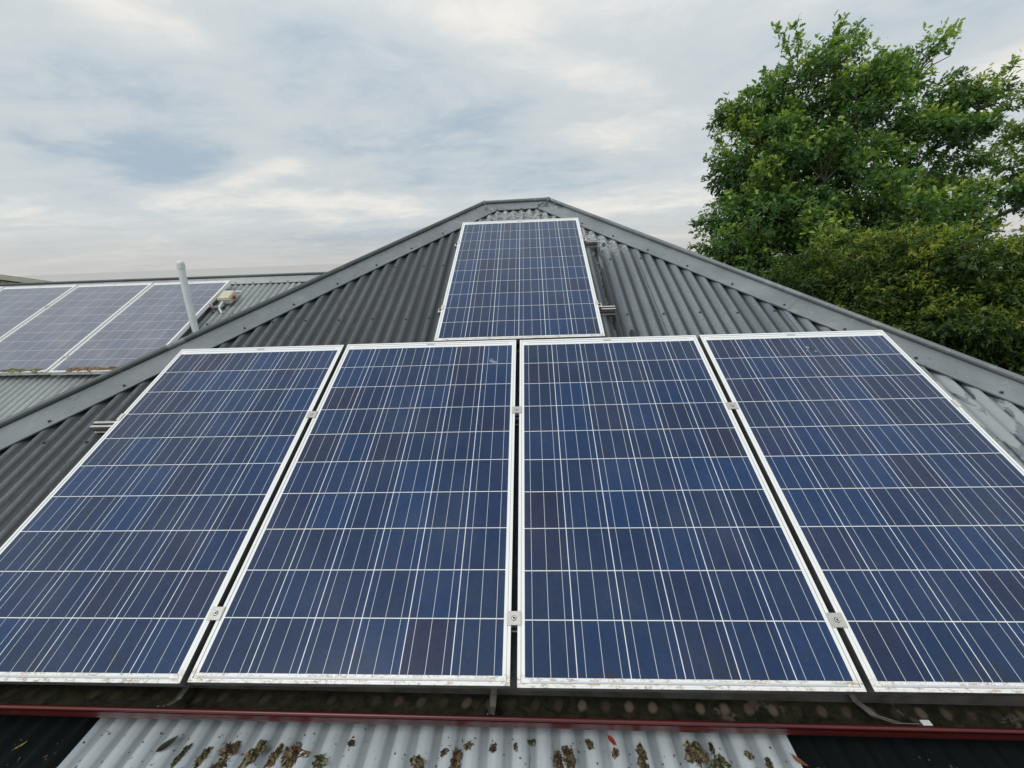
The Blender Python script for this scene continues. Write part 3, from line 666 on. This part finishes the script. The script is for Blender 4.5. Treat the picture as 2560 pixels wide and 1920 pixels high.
# local axes: x to the right across the gable end, y away from the viewer
hw=6.2; ze=Z0+.66; zt=ze+hw*.27; x_r=1.55; xm=x_r-hw
mb=MB(); mb.add([(x_r-.4,0,0),(xm-hw+.4,0,0),(xm-hw+.4,0,ze-.1),(xm,0,zt-.15),(x_r-.4,0,ze-.1),(x_r-.4,9,0),(xm-hw+.4,9,0),(xm-hw+.4,9,ze-.1),(xm,9,zt-.15),(x_r-.4,9,ze-.1)],
 [(0,1,2,3,4),(9,8,7,6,5),(0,5,6,1),(0,4,9,5),(1,6,7,2)]); nbp(mb,'wall',M['cream'])
mb=MB()
for sx in (1,-1):
    a=(xm,-.3,zt); b_=(xm+sx*hw,-.3,ze)
    mb.add([a,b_,(b_[0],9.3,b_[2]),(xm,9.3,zt),(a[0],-.3,zt+.045),(b_[0],-.3,b_[2]+.045),(b_[0],9.3,b_[2]+.045),(xm,9.3,zt+.045)],[(0,1,2,3),(4,7,6,5),(0,4,5,1),(1,5,6,2)])
nbp(mb,'roof',M['tile'])
mb=MB(); mb.add([(xm,-.31,zt-.005),(x_r,-.31,ze-.005),(x_r,-.31,ze-.15),(xm,-.31,zt-.15),(xm-hw,-.31,ze-.005),(xm-hw,-.31,ze-.15)],[(0,3,2,1),(0,4,5,3)]); nbp(mb,'barge_board',M['cream'])
mb=MB()
for k in range(12):
    x=x_r-.75-k*.30; z=ze-.24+(x_r-x)*.27; mb.quad((x-.19,-.006,z+.05),(x-.19,-.006,z+.025),(x,-.006,z-.026),(x,-.006,z-.001))
nbp(mb,'vent_slots',M['dark'])

# ------------------------------------------------------------------ lower corrugated roof
LZ=-.25
def lowface(name,mat,x0,x1,dz,lab,par):
    mtx=plane_matrix(Vector((0,.03,LZ+Z0+dz)),(1,0,0),Vector((0,1,math.tan(rad(3)))))
    o=corrugated(name,mat,par,[(x0,-2.9),(x1,-2.9),(x1,.42),(x0,.42)],base=-.0085); o.matrix_local=Matrix.Translation(-par.location)@mtx
    if lab: o['label']=lab
    return o
low=empty('porch_roof',(0,-1.4,0)); tag(low,'pale corrugated lower roof strewn with lichen below the red gutter, black sheets either side','roof')
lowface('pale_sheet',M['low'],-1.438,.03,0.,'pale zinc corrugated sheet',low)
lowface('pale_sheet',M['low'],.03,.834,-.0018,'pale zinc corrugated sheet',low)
lowface('dark_sheet',M['black'],-4.2,-1.43,-.035,'blackened corrugated sheet',low)
lowface('dark_sheet',M['black'],.82,4.2,-.035,'blackened corrugated sheet',low)
mb=MB()
for x in (-4.,-2.,0.,2.,4.): mb.box((x-.045,-2.7,0),(x+.045,-2.61,Z0-.46)); 
pobj=[]
for x in (-4.,-2.,0.,2.,4.):
    q=MB(); q.box((x-.045,-2.7,0),(x+.045,-2.61,Z0-.47)); o=q.build('post',M['wall'],low); o.location=(0,1.4,0)
q=MB(); q.box((-4.2,-2.72,Z0-.468),(4.2,-2.6,Z0-.42)); o=q.build('beam',M['wall'],low); o.location=(0,1.4,0)
# lichen clumps and leaves
def lz(x,y): return Z0+LZ+(y-.03)*math.tan(rad(3))+(-.0085+.0085*math.cos(2*PI*x/.076))
clumps=[(-1.066,-.040,.046,.013,1.35,'thin twisted lichen clump, leftmost on the pale lower sheet'),
(-.992,-.043,.046,.018,1.25,'narrow brown lichen clump, second from the left on the pale sheet'),
(-.922,-.022,.044,.032,.6,'ragged upper clump of the stacked brown pair at the left'),
(-.925,-.062,.040,.028,.5,'clump touching the frame bottom under the stacked pair at the left'),
(-.833,-.032,.056,.032,1.3,'pale green lichen clump between the stacked pair and the slim dark clump'),
(-.765,-.039,.052,.020,1.2,'slim dark lichen clump just left of the biggest brown clump'),
(-.707,-.030,.064,.046,1.45,'biggest brown shaggy clump on the pale sheet'),
(-.614,-.049,.036,.026,1.5,'small frayed clump right of the biggest brown clump'),
(-.537,.001,.018,.012,.5,'tiny green lichen tuft right of the biggest clump, close to the gutter'),
(-.308,-.046,.034,.026,1.4,'dark clump cut by the frame bottom left of centre'),
(-.198,-.034,.058,.028,1.55,'tall black and brown clump with pale green foot near the middle'),
(-.235,-.018,.018,.014,.4,'pea-sized clump beside the tall black and brown one'),
(-.162,.001,.020,.016,2.4,'small olive clump under the gutter near the middle'),
(-.083,-.004,.022,.014,1.4,'small grey lichen tuft right of the olive one'),
(-.013,.001,.020,.010,1.6,'green narrow tuft below a dark drip near the middle'),
(.038,.022,.018,.014,.2,'speckled tuft closest to the gutter right of centre'),
(.118,-.030,.044,.022,1.7,'darker left half of the double clump right of centre'),
(.150,-.027,.050,.028,1.45,'rusty right half of the double clump right of centre'),
(.218,.012,.026,.013,2.4,'thin curled lichen tuft between the double clump and the red leaf'),
(.293,-.009,.020,.015,.3,'small lichen tuft directly below the red leaf'),
(.371,-.020,.056,.022,1.6,'long pale-tipped clump on the crest right of the red leaf'),
(.533,-.009,.066,.036,1.75,'large olive clump near the right end of the pale sheet'),
(.595,-.036,.044,.036,1.0,'orange brown clump at the frame bottom right of the large olive clump'),
(.591,.009,.024,.012,1.5,'thin grey tuft above the orange brown clump'),
(.692,-.010,.018,.014,1.,'round black tuft in the last broad valley of the pale sheet'),
(.743,-.029,.030,.013,1.6,'thin black tuft nearest the right edge of the pale sheet'),
(.897,-.034,.030,.022,.5,'pale green tuft on the black sheet at the right')]
random.seed(3)
GL='lichen and bark clumps on the lower roof'
for x,y,L_,W_,a,lab in clumps:
    L_*=1.15; W_*=1.5; mb=MB(); hh=.006+.09*min(L_,W_)
    clump_mesh(mb,0,0,0,L_*.92,W_*.9,hh,0,.55,26,7)
    for k in range(int(16*L_/.05)+5):       # ragged flakes and fibres standing off the lump
        t=random.uniform(-.5,.5); s=random.uniform(-.45,.45); px=t*L_*1.05; py=s*W_*1.05*math.sqrt(max(.1,1-3*t*t)); s2=random.uniform(.002,.0075)
        d=Vector((random.uniform(-1,1),random.uniform(-1,1),random.uniform(-.1,.8))).normalized(); e=Vector((random.uniform(-1,1),random.uniform(-1,1),random.uniform(-.5,.5))).normalized()
        c=Vector((px,py,hh*random.uniform(.2,.95))); mb.add([c-d*s2*1.3,c+e*s2*.5,c+d*s2*1.3,c-e*s2*.5],[(0,1,2,3)],0)
    o=mb.build('lichen_clump',M['debris']); dzz=-.035 if x>.84 else 0
    o.location=(x,y,lz(x,y)+.001+dzz); o.rotation_euler=(rad(3),0,a); tag(o,lab,'lichen',GL)
def leaf(x,y,L_,W_,a,mt,lab,cat='leaf',curl=.3,dz=0.,grp='fallen leaves on the lower roof',tilt=0.):
    mb=MB(); n=10; vs=[]
    for i in range(n+1):
        t=i/n; w=W_/2*math.sin(PI*t**.8)**.8 if 0<t<1 else .0004; z=curl*L_*(t-.5)**2; 
        vs+=[((t-.5)*L_,-w,z+w*.35),((t-.5)*L_,0,z),((t-.5)*L_,w,z+w*.35)]
    fs=[]
    for i in range(n): fs+=[(i*3,i*3+1,i*3+4,i*3+3),(i*3+1,i*3+2,i*3+5,i*3+4)]
    mb.add(vs,fs,0,True); mb.tube([(-L_*.5,0,curl*L_*.25),(-L_*.62,0,curl*L_*.3)],.0006,5)
    o=mb.build('fallen_leaf',mt); o.location=(x,y,lz(x,y)+.003+dz); o.rotation_euler=(tilt,0,a); tag(o,lab,cat,grp); return o
leaf(-1.134,-.011,.062,.024,.95,M['drkleaf'],'smooth dark oval leaf lying alone at the left of the pale sheet')
leaf(.290,.024,.036,.015,-.9,M['redleaf'],'small bright red leaf under the gutter')
leaf(.832,-.024,.044,.014,-.75,M['deadleaf'],'brown curled leaf on the right edge of the pale sheet',curl=.6)
for x,y,L_,W_,a,mt,lab,ca in ((-1.80,-.02,.05,.012,.9,'yelleaf','orange tipped leaf at the left frame edge, nearest the gutter','leaf'),
  (-1.665,.0,.032,.007,.9,'yelleaf','thin pale slip of leaf on the black sheet, high left','leaf'),
  (-1.64,-.03,.016,.009,-.8,'drkleaf','faint grey-green flake just below the thin pale slip','leaf'),
  (-1.56,-.02,.012,.008,.5,'debris','single grey flake midway between the pale slip and the pale sheet','leaf'),
  (-1.73,-.055,.052,.013,.8,'yelleaf','yellow green leaf at the lower left corner','leaf'),
  (1.15,-.045,.042,.014,-1.0,'deadleaf','tan split leaf on the black sheet at the lower right','leaf')):
    leaf(x,y,L_,W_,a,M[mt],lab,ca,dz=-.037)
# scattered crumbs
mb=MB(); random.seed(8)
for k in range(240):
    x=random.uniform(-1.4,.82) if k<190 else random.choice([random.uniform(-1.9,-1.45),random.uniform(.86,1.6)]); y=random.uniform(-.10,.03); r_=random.uniform(.0010,.0030)
    c=Vector((x,y,lz(x,y)+(0 if -1.43<x<.83 else -.035)+.001)); pts=[c+Vector((math.cos(a+x*9)*r_*random.uniform(.6,1.6),math.sin(a+x*9)*r_*random.uniform(.6,1.9),random.uniform(0,.002))) for a in (0,1.3,2.4,3.6,4.9)]
    mb.add(pts+[c+Vector((0,0,r_))],[(i,(i+1)%5,5) for i in range(5)],0)
tag(mb.build('crumbs',M['debris']),'scattered crumbs of lichen and dirt over the lower roof','debris',kind='stuff')

# ------------------------------------------------------------------ vegetation
rng=np.random.default_rng(4)
def leaves(name,mat,centers,dirs,size,tints,shape,parent,droop=.5,normup=.5):
    """one mesh of folded leaves. centers (N,3); dirs (N,3)"""
    Np=len(centers); a=dirs/np.linalg.norm(dirs,axis=1,keepdims=True)
    nrm=rng.normal(size=(Np,3)); nrm[:,2]=np.abs(nrm[:,2])+normup; nrm-=a*(nrm*a).sum(1,keepdims=True); nrm/=np.linalg.norm(nrm,axis=1,keepdims=True)
    s=np.cross(nrm,a); sh=np.array(shape)            # (K,3): along, side, up
    K=len(sh); sz=size[:,None,None]
    V=centers[:,None,:]+sz*(sh[None,:,0:1]*a[:,None,:]+sh[None,:,1:2]*s[:,None,:]+sh[None,:,2:3]*nrm[:,None,:])
    V=V.reshape(-1,3); F=np.arange(Np*K).reshape(Np,K)
    me=bpy.data.meshes.new(name); me.vertices.add(len(V)); me.vertices.foreach_set('co',V.astype(np.float32).ravel())
    me.loops.add(F.size); me.loops.foreach_set('vertex_index',F.ravel().astype(np.int32))
    me.polygons.add(Np); me.polygons.foreach_set('loop_start',(np.arange(Np)*K).astype(np.int32)); me.update(calc_edges=True)
    at=me.attributes.new('tint','FLOAT','FACE'); at.data.foreach_set('value',tints.astype(np.float32))
    me.materials.append(mat); o=bpy.data.objects.new(name,me); COL.objects.link(o); o.parent=parent; return o
OAK=[(0,0,0),(.18,.10,.0),(.30,.30,.03),(.42,.09,.0),(.55,.34,.02),(.66,.10,-.02),(.82,.22,-.06),(1.,0,-.12),(.82,-.22,-.06),(.66,-.10,-.02),(.55,-.34,.02),(.42,-.09,.0),(.30,-.30,.03),(.18,-.10,0)]
SIMPLE=[(0,0,0),(.35,.19,.03),(.7,.14,.0),(1.,0,-.1),(.7,-.14,.0),(.35,-.19,.03)]
def make_tree(loc,lobes,nspray,label):
    """lobes: list of (centre xyz rel. world, radii, weight)"""
    root=empty('oak_tree',loc); L0=Vector(loc)
    tag(root,label,'tree')
    lobes=[(np.array(c)-np.array(loc)-np.array([0,0,.20]),np.array(r)*.88,w) for c,r,w in lobes]
    tips=[]; mb=MB(); random.seed(2)
    top=Vector((0.2,.1,2.6)); mb.tube([(0,0,0),(.05,.03,1.2),top],[.26,.21,.17],12)
    bm_=MB()
    for c,r,w in lobes:
        cv=Vector(c); mid=(top+cv)/2+Vector((random.uniform(-.3,.3),random.uniform(-.3,.3),.1))
        bm_.tube([top-Vector((0,0,random.uniform(.1,1.0))),mid,cv],[.10,.06,.035],7)
        for k in range(9):
            d=Vector(rng.normal(size=3)).normalized(); e=cv+Vector([d[i]*r[i]*.85 for i in range(3)]); e.z+=.15
            bm_.tube([cv,(cv+e)/2+Vector((0,0,.12)),e],[.028,.016,.006],5); tips.append(e)
    mb.build('trunk',M['bark'],root)
    # sprays: short drooping twigs carrying 12-20 leaves each, mostly in the shell of each lobe
    W_=np.array([w*np.prod(r)**(2/3) for c,r,w in lobes]); W_/=W_.sum(); C_=[];D_=[];S_=[];Tn=[]
    for li,(c,r,w) in enumerate(lobes):
        # branch masses: flattened tufts spread through the shell of the lobe, leaving gaps between them
        nb_=max(5,int(nspray*W_[li]/26)); d=rng.normal(size=(nb_,3)); d/=np.linalg.norm(d,axis=1,keepdims=True)
        cen=c+d*r*(rng.uniform(.25,1.05,nb_)**.7)[:,None]
        keepc=np.where(cen[:,0]+loc[0]>9.0,rng.random(nb_)<.60,rng.random(nb_)<.93); cen=cen[keepc]; d=d[keepc]; nb_=len(cen)
        sz=rng.uniform(.22,.42,nb_); bt=rng.normal(size=nb_)*.12
        ci=np.repeat(np.arange(nb_),26); e=rng.normal(size=(len(ci),3)); e/=np.linalg.norm(e,axis=1,keepdims=True); q_=rng.uniform(.1,1.,len(ci))**.5
        ax=d[ci]*.7; off=e*np.array([1.,1.,.52])*(sz[ci]*q_)[:,None]; off=off+ax*(off*ax).sum(1,keepdims=True)*1.1
        p=cen[ci]+off
        nl=rng.integers(8,14,len(p)); idx=np.repeat(np.arange(len(p)),nl)
        tw=e*.6+d[ci]*.7+rng.normal(size=(len(p),3))*.3; tw[:,2]+=.12; tw/=np.linalg.norm(tw,axis=1,keepdims=True)
        t=rng.uniform(0,.26,len(idx)); q=p[idx]+tw[idx]*t[:,None]+rng.normal(size=(len(idx),3))*.03
        dd=tw[idx]*.8+rng.normal(size=(len(idx),3))*.65; dd[:,2]-=.3
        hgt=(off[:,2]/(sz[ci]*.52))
        base=.34+.32*hgt[idx]+.16*d[ci][idx][:,2]+bt[ci][idx]+rng.normal(size=len(p))[idx]*.08+rng.normal(size=len(idx))*.09+.12*(t>.18)  # tint paints tuft tops bright and undersides dark, as if lit from above
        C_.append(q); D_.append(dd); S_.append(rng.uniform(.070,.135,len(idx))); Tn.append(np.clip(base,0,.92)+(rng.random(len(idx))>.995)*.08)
    # long leafy shoots standing clear of the top
    lobes_dz=np.array((0,0,-.32))
    for (px,py,pz),(tx,ty,tz) in (((6.6,11.3,8.2),(6.05,11.3,9.15)),((6.7,11.4,8.3),(6.5,11.4,9.25)),((7.6,11.7,8.8),(7.75,11.7,9.45)),((9.7,11.6,8.2),(10.35,11.6,9.0)),((5.3,10.8,6.9),(4.85,10.9,7.6)),((11.3,11.5,7.7),(11.9,11.5,8.3))):
        A=np.array((px,py,pz))-loc+lobes_dz; B_=np.array((tx,ty,tz))-loc+lobes_dz; bm_.tube([tuple(A),tuple((A+B_)/2+np.array((.05,0,.06))),tuple(B_)],[.014,.009,.004],5)
        m_=70; t=rng.uniform(.25,1.05,m_); q=A+(B_-A)*t[:,None]+rng.normal(size=(m_,3))*.05; dd=rng.normal(size=(m_,3))+ (B_-A)*.8
        C_.append(q); D_.append(dd); S_.append(rng.uniform(.10,.16,m_)); Tn.append(rng.uniform(.45,.9,m_))
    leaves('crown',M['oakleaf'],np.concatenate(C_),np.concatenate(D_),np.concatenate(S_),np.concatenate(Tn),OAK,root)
    bm_.build('branches',M['bark'],root)
    return root
TL=[ ((5.45,9.89,4.75),(1.17,1.22,1.27),1.10),
 ((5.69,10.61,6.35),(1.00,0.98,0.96),1.10),
 ((6.61,11.30,7.72),(0.83,0.80,0.78),1.00),
 ((7.79,11.72,8.23),(0.80,0.77,0.75),1.00),
 ((7.94,10.86,6.77),(1.34,1.27,1.20),1.10),
 ((6.87,9.97,5.46),(1.47,1.38,1.29),1.10),
 ((9.58,11.56,7.75),(1.03,0.94,0.84),1.00),
 ((9.84,10.87,6.18),(1.35,1.26,1.16),0.80),
 ((10.38,10.33,4.68),(1.43,1.20,0.96),0.80),
 ((8.13,9.72,4.45),(1.47,1.29,1.10),1.10),
 ((11.35,11.57,7.16),(0.94,0.90,0.85),0.75),
 ((12.17,10.93,5.66),(1.17,1.22,1.27),0.75),
 ((4.87,9.72,3.96),(0.76,0.69,0.62),1.00),
 ((6.15,9.22,3.82),(1.35,1.06,0.76),1.10),
 ((8.75,11.4,7.75),(0.8,0.75,0.62),0.9),
 ((6.1,11.0,7.1),(0.7,0.7,0.6),0.9),
 ((10.4,11.5,7.3),(0.7,0.7,0.6),0.7),
 ((5.35,11.05,7.23),(0.39,0.37,0.34),0.80),
 ((9.72,11.76,4.35),(2.20,1.98,1.76),0.50),
 ((13.79,11.13,5.36),(1.49,1.64,1.79),0.60),
 ((6.93,11.75,5.75),(1.29,1.71,2.14),0.60)]
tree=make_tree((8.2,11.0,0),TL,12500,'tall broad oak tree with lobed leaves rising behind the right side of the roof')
def make_shrub(loc,lobes,nleaf,label):
    root=empty('shrub',loc); tag(root,label,'shrub','shrubs behind the right hip')
    sb=MB(); C_=[];D_=[];S_=[];Tn=[]; wsum=sum(w*(r[0]*r[2]) for c,r,w in lobes)
    for li,(c,r,w) in enumerate(lobes):
        c=np.array(c)-np.array(loc); r=np.array(r); cv=Vector(c)
        sb.tube([(random.uniform(-.2,.2),random.uniform(-.2,.2),0),(cv.x*.5,cv.y*.5,cv.z*.6),cv],[.045,.03,.015],6)
        for k in range(5):
            d=Vector(rng.normal(size=3)).normalized(); sb.tube([cv,cv+Vector([d[i]*r[i]*.8 for i in range(3)])],[.012,.004],4)
        n0=int(nleaf/9*w*(r[0]*r[2])/wsum/26)+3; d0=rng.normal(size=(n0,3)); d0/=np.linalg.norm(d0,axis=1,keepdims=True)
        cen=c+d0*r*(rng.uniform(.35,1.12,n0)**.6)[:,None]; sz=rng.uniform(.14,.30,n0); bt=rng.normal(size=n0)*.15
        ci=np.repeat(np.arange(n0),26); n=len(ci); e=rng.normal(size=(n,3)); e/=np.linalg.norm(e,axis=1,keepdims=True); q_=rng.uniform(.05,1.,n)**.5
        off=e*np.array([1.,1.,.6])*(sz[ci]*q_)[:,None]; off[:,2]-=.35*(off[:,0]**2+off[:,1]**2)/sz[ci]
        p=cen[ci]+off; tw=e*.6+d0[ci]*.5+rng.normal(size=(n,3))*.35; tw/=np.linalg.norm(tw,axis=1,keepdims=True)
        idx=np.repeat(np.arange(n),9); t=np.tile(np.linspace(0,.17,9),n); q=p[idx]+tw[idx]*t[:,None]; q[:,2]-=t*t*2.2
        side=rng.normal(size=(len(idx),3)); dd=tw[idx]*.6+side*.55; dd[:,2]-=.45
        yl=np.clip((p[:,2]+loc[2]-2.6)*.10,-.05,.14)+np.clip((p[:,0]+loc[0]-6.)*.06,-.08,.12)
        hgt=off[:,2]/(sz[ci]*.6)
        base=.36+.26*hgt[idx]+.12*d0[ci][idx][:,2]+bt[ci][idx]+yl[idx]+rng.normal(size=n)[idx]*.10+rng.normal(size=len(idx))*.08+.5*(t-.07)  # tint lightens upward in each clump, top light painted into leaf colour
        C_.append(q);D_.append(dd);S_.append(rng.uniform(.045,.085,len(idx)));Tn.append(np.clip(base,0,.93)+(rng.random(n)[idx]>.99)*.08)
    sb.build('stem',M['bark'],root)
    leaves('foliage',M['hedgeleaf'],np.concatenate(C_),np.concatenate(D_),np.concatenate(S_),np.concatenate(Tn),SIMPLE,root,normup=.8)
    return root
make_shrub((4.9,6.8,0),[ ((4.85,7.03,3.04),(0.69,0.64,0.58),1.00),
 ((5.48,6.94,3.34),(0.78,0.69,0.60),1.00),
 ((5.45,6.51,2.63),(0.76,0.65,0.55),1.00),
 ((5.23,6.49,1.93),(0.99,0.88,0.78),0.70),
 ((5.49,6.18,0.91),(1.27,1.20,1.13),0.40)],60000,'dark green shrub emerging right above the roll of the right hip, below the oak')
make_shrub((5.6,6.1,0),[ ((5.84,6.15,3.43),(0.76,0.68,0.60),1.00),
 ((5.83,5.72,2.74),(0.86,0.73,0.61),1.00),
 ((6.39,5.50,2.28),(0.78,0.69,0.60),1.00),
 ((6.08,5.50,1.65),(1.06,0.93,0.81),0.60),
 ((6.06,5.18,0.64),(1.24,1.12,0.99),0.40)],75000,'olive shrub in the middle of the three bushes below the oak')
make_shrub((6.8,5.6,0),[ ((6.45,5.67,3.49),(0.70,0.63,0.55),1.00),
 ((6.29,5.14,2.82),(0.78,0.69,0.61),1.00),
 ((7.32,5.57,3.35),(0.80,0.72,0.63),1.00),
 ((6.99,4.98,2.55),(0.76,0.74,0.71),1.00),
 ((6.65,4.86,1.85),(0.89,0.78,0.67),0.70),
 ((8.51,5.42,2.71),(1.15,1.12,1.09),0.50),
 ((7.19,4.64,0.72),(1.24,1.16,1.07),0.40)],90000,'yellow-green shrub at the right edge of the photo')

# ------------------------------------------------------------------ ground
gm,nt,b=newmat('grass_dirt_and_haze'); n=N(nt); o=n.obj()
c=n.mix(n.ramp(n.noise(o,.35,6,.7),.4,.6),(.045,.065,.025),(.11,.10,.06)); c=n.mix(n.ramp(n.math('SQRT',n.vmath('DOT_PRODUCT',o,o)),30,160),c,(.455,.44,.425)); nt.links.new(c,b.inputs['Base Color']); b.inputs['Roughness'].default_value=.95  # distant ground fades to a painted aerial haze colour
mb=MB(); S=900; K=30; vs=[(-S+2*S*i/K,-S+2*S*j/K,0.) for i in range(K+1) for j in range(K+1)]
mb.add(vs,[(i*(K+1)+j,(i+1)*(K+1)+j,(i+1)*(K+1)+j+1,i*(K+1)+j+1) for i in range(K) for j in range(K)])
tag(mb.build('ground',gm),kind='structure')

# ------------------------------------------------------------------ sky and sun
w=bpy.data.worlds.new('World'); scn.world=w; w.use_nodes=True; nt=w.node_tree; nt.nodes.clear(); n=N(nt)
SE,SA=rad(56),rad(-142)            # elevation, azimuth measured from +Y toward +X
sky=nt.nodes.new('ShaderNodeTexSky'); sky.sky_type='NISHITA'; sky.sun_disc=False; sky.sun_elevation=SE; sky.sun_rotation=SA
bg1=nt.nodes.new('ShaderNodeBackground'); bg1.inputs[1].default_value=.1; nt.links.new(sky.outputs[0],bg1.inputs[0])
gen=nt.nodes.new('ShaderNodeTexCoord').outputs['Generated']; d=n.vmath('NORMALIZE',gen); x,y,z=n.sep(d)
el=n.math('ARCSINE',z); az=n.math('ARCTAN2',x,y)
zz=n.math('ADD',n.math('MAXIMUM',z,0.),.13)
P_=n.comb(n.math('DIVIDE',x,zz),n.math('DIVIDE',y,zz),0.)
rot=nt.nodes.new('ShaderNodeMapping'); rot.inputs['Rotation'].default_value=(0,0,rad(14)); rot.inputs['Scale'].default_value=(.90,1.05,1); nt.links.new(P_,rot.inputs[0])
Pm=n.vmath('ADD',rot.outputs[0],(3.7,1.3,0))
wv=n.noise(Pm,.7,3,.5); Pw=n.vmath('ADD',Pm,n.comb(n.math('MULTIPLY',wv,1.1),n.math('MULTIPLY',wv,.5),0))
n1=n.noise(Pw,.75,6,.56,.25); n2=n.noise(n.vmath('ADD',Pw,(9.,4.,0)),1.7,6,.60,.35); n3=n.noise(n.vmath('ADD',Pm,(2.,7.,0)),3.1,6,.66,.9)
def blob(a0,e0,sa,se,tilt=0.):
    u=n.math('SUBTRACT',az,a0); v=n.math('SUBTRACT',n.math('SUBTRACT',el,e0),n.math('MULTIPLY',u,tilt))
    jit=n.math('MULTIPLY',n.math('SUBTRACT',n2,.5),1.3)
    q=n.math('ADD',n.math('POWER',n.math('DIVIDE',u,sa),2.),n.math('POWER',n.math('DIVIDE',v,se),2.)); q=n.math('ADD',q,jit)
    return n.math('EXPONENT',n.math('MULTIPLY',n.math('MAXIMUM',q,0.),-1.))
def acc(lst):
    s=None
    for a in lst:
        wgt=a[-1]; t=n.math('MULTIPLY',blob(*a[:-1]),wgt); s=t if s is None else n.math('ADD',s,t)
    return s
# broad blue-grey thin places and cream thick places of the overcast, as compass bearing / elevation in radians
blue=acc([(-.66,.175,.16,.035,-.05,.75),(-.15,.045,.22,.028,0.,.55),(-.45,.045,.22,.03,0.,.35),(-.31,.214,.16,.03,-.1,.35),(-.32,.365,.22,.05,-.15,.28),(.57,.33,.25,.06,-.1,.30),(-.9,.26,.3,.08,-.1,.35),(-.25,.27,.35,.05,-.1,.30),(0.,.15,.18,.025,0,.25)])
cream=acc([(.16,.23,.15,.04,0,.42),(-.70,.37,.16,.04,-.25,.38),(.14,.32,.12,.03,-.1,.38),(.80,.235,.10,.04,.3,.7),(-.56,.155,.10,.018,.3,.5),(-.42,.115,.25,.018,0,.42),(-.12,.42,.2,.04,0,.3),(.1,.08,.2,.03,0,.25),(-.55,.08,.3,.02,0,.25)])
t=n.math('ADD',n.math('MULTIPLY',n1,1.6),n.math('MULTIPLY',n2,.95)); t=n.math('ADD',t,n.math('MULTIPLY',n3,.70)); t=n.math('SUBTRACT',t,1.12)   # ~.5 mean
t=n.math('ADD',t,n.math('SUBTRACT',cream,blue))
c=n.mix(n.ramp(t,-.25,.50),(.385,.475,.565),(.585,.63,.65)); c=n.mix(n.ramp(t,.44,1.05),c,(.83,.80,.75))
hz=n.ramp(el,.10,-.01); c=n.mix(n.math('MULTIPLY',hz,.62),c,(.565,.535,.505))
bright=n.ramp(el,.15,.95,1.,1.28); c=n.mix(1.,c,n.comb(bright,bright,bright),'MULTIPLY')
sd=Vector((math.sin(SA)*math.cos(SE),math.cos(SA)*math.cos(SE),math.sin(SE)))
dt=nt.nodes.new('ShaderNodeVectorMath'); dt.operation='DOT_PRODUCT'; nt.links.new(d,dt.inputs[0]); dt.inputs[1].default_value=sd
gl=n.math('POWER',n.math('MAXIMUM',dt.outputs['Value'],0.),7.); gk=n.math('MULTIPLY_ADD',gl,.35,1.); c=n.mix(1.,c,n.comb(gk,gk,gk),'MULTIPLY')
lowk=n.ramp(z,-.02,-.12,1.,.25); c=n.mix(1.,c,n.comb(lowk,lowk,lowk),'MULTIPLY')
for q in nt.nodes:
    if q.type=='MIX': q.clamp_result=False; q.clamp_factor=True
bg2=nt.nodes.new('ShaderNodeBackground'); nt.links.new(c,bg2.inputs[0]); bg2.inputs[1].default_value=1.06
mx=nt.nodes.new('ShaderNodeMixShader'); mx.inputs[0].default_value=.95; nt.links.new(bg1.outputs[0],mx.inputs[1]); nt.links.new(bg2.outputs[0],mx.inputs[2])
wo=nt.nodes.new('ShaderNodeOutputWorld'); nt.links.new(mx.outputs[0],wo.inputs[0])
sl=bpy.data.lights.new('sun','SUN'); sl.energy=1.0; sl.angle=rad(16); sl.color=(1,.96,.90)
so=bpy.data.objects.new('sun',sl); COL.objects.link(so); so.rotation_euler=(-sd).to_track_quat('-Z','Y').to_euler()

# ------------------------------------------------------------------ camera
cd=bpy.data.cameras.new('camera'); cam=bpy.data.objects.new('camera',cd); COL.objects.link(cam); scn.camera=cam
cd.sensor_width=36; cd.sensor_fit='HORIZONTAL'; cd.lens=36*.41028; cd.clip_start=.02; cd.clip_end=3000
Rr=[(.99859,.03911,-.03579),(-.02273,-.2941,-.95551),(-.04789,.95498,-.29279)]
m4=Matrix.Identity(4)
for i in range(3): m4[i][0]=Rr[0][i]; m4[i][1]=-Rr[1][i]; m4[i][2]=-Rr[2][i]
m4[0][3],m4[1][3],m4[2][3]=.06477,-.91867,1.21668+Z0
cam.matrix_world=m4
scn.view_settings.view_transform='Standard'; scn.view_settings.look='None'; scn.view_settings.exposure=0
scn.render.engine='CYCLES'; scn.cycles.use_denoising=True; scn.cycles.max_bounces=6; scn.cycles.transparent_max_bounces=6
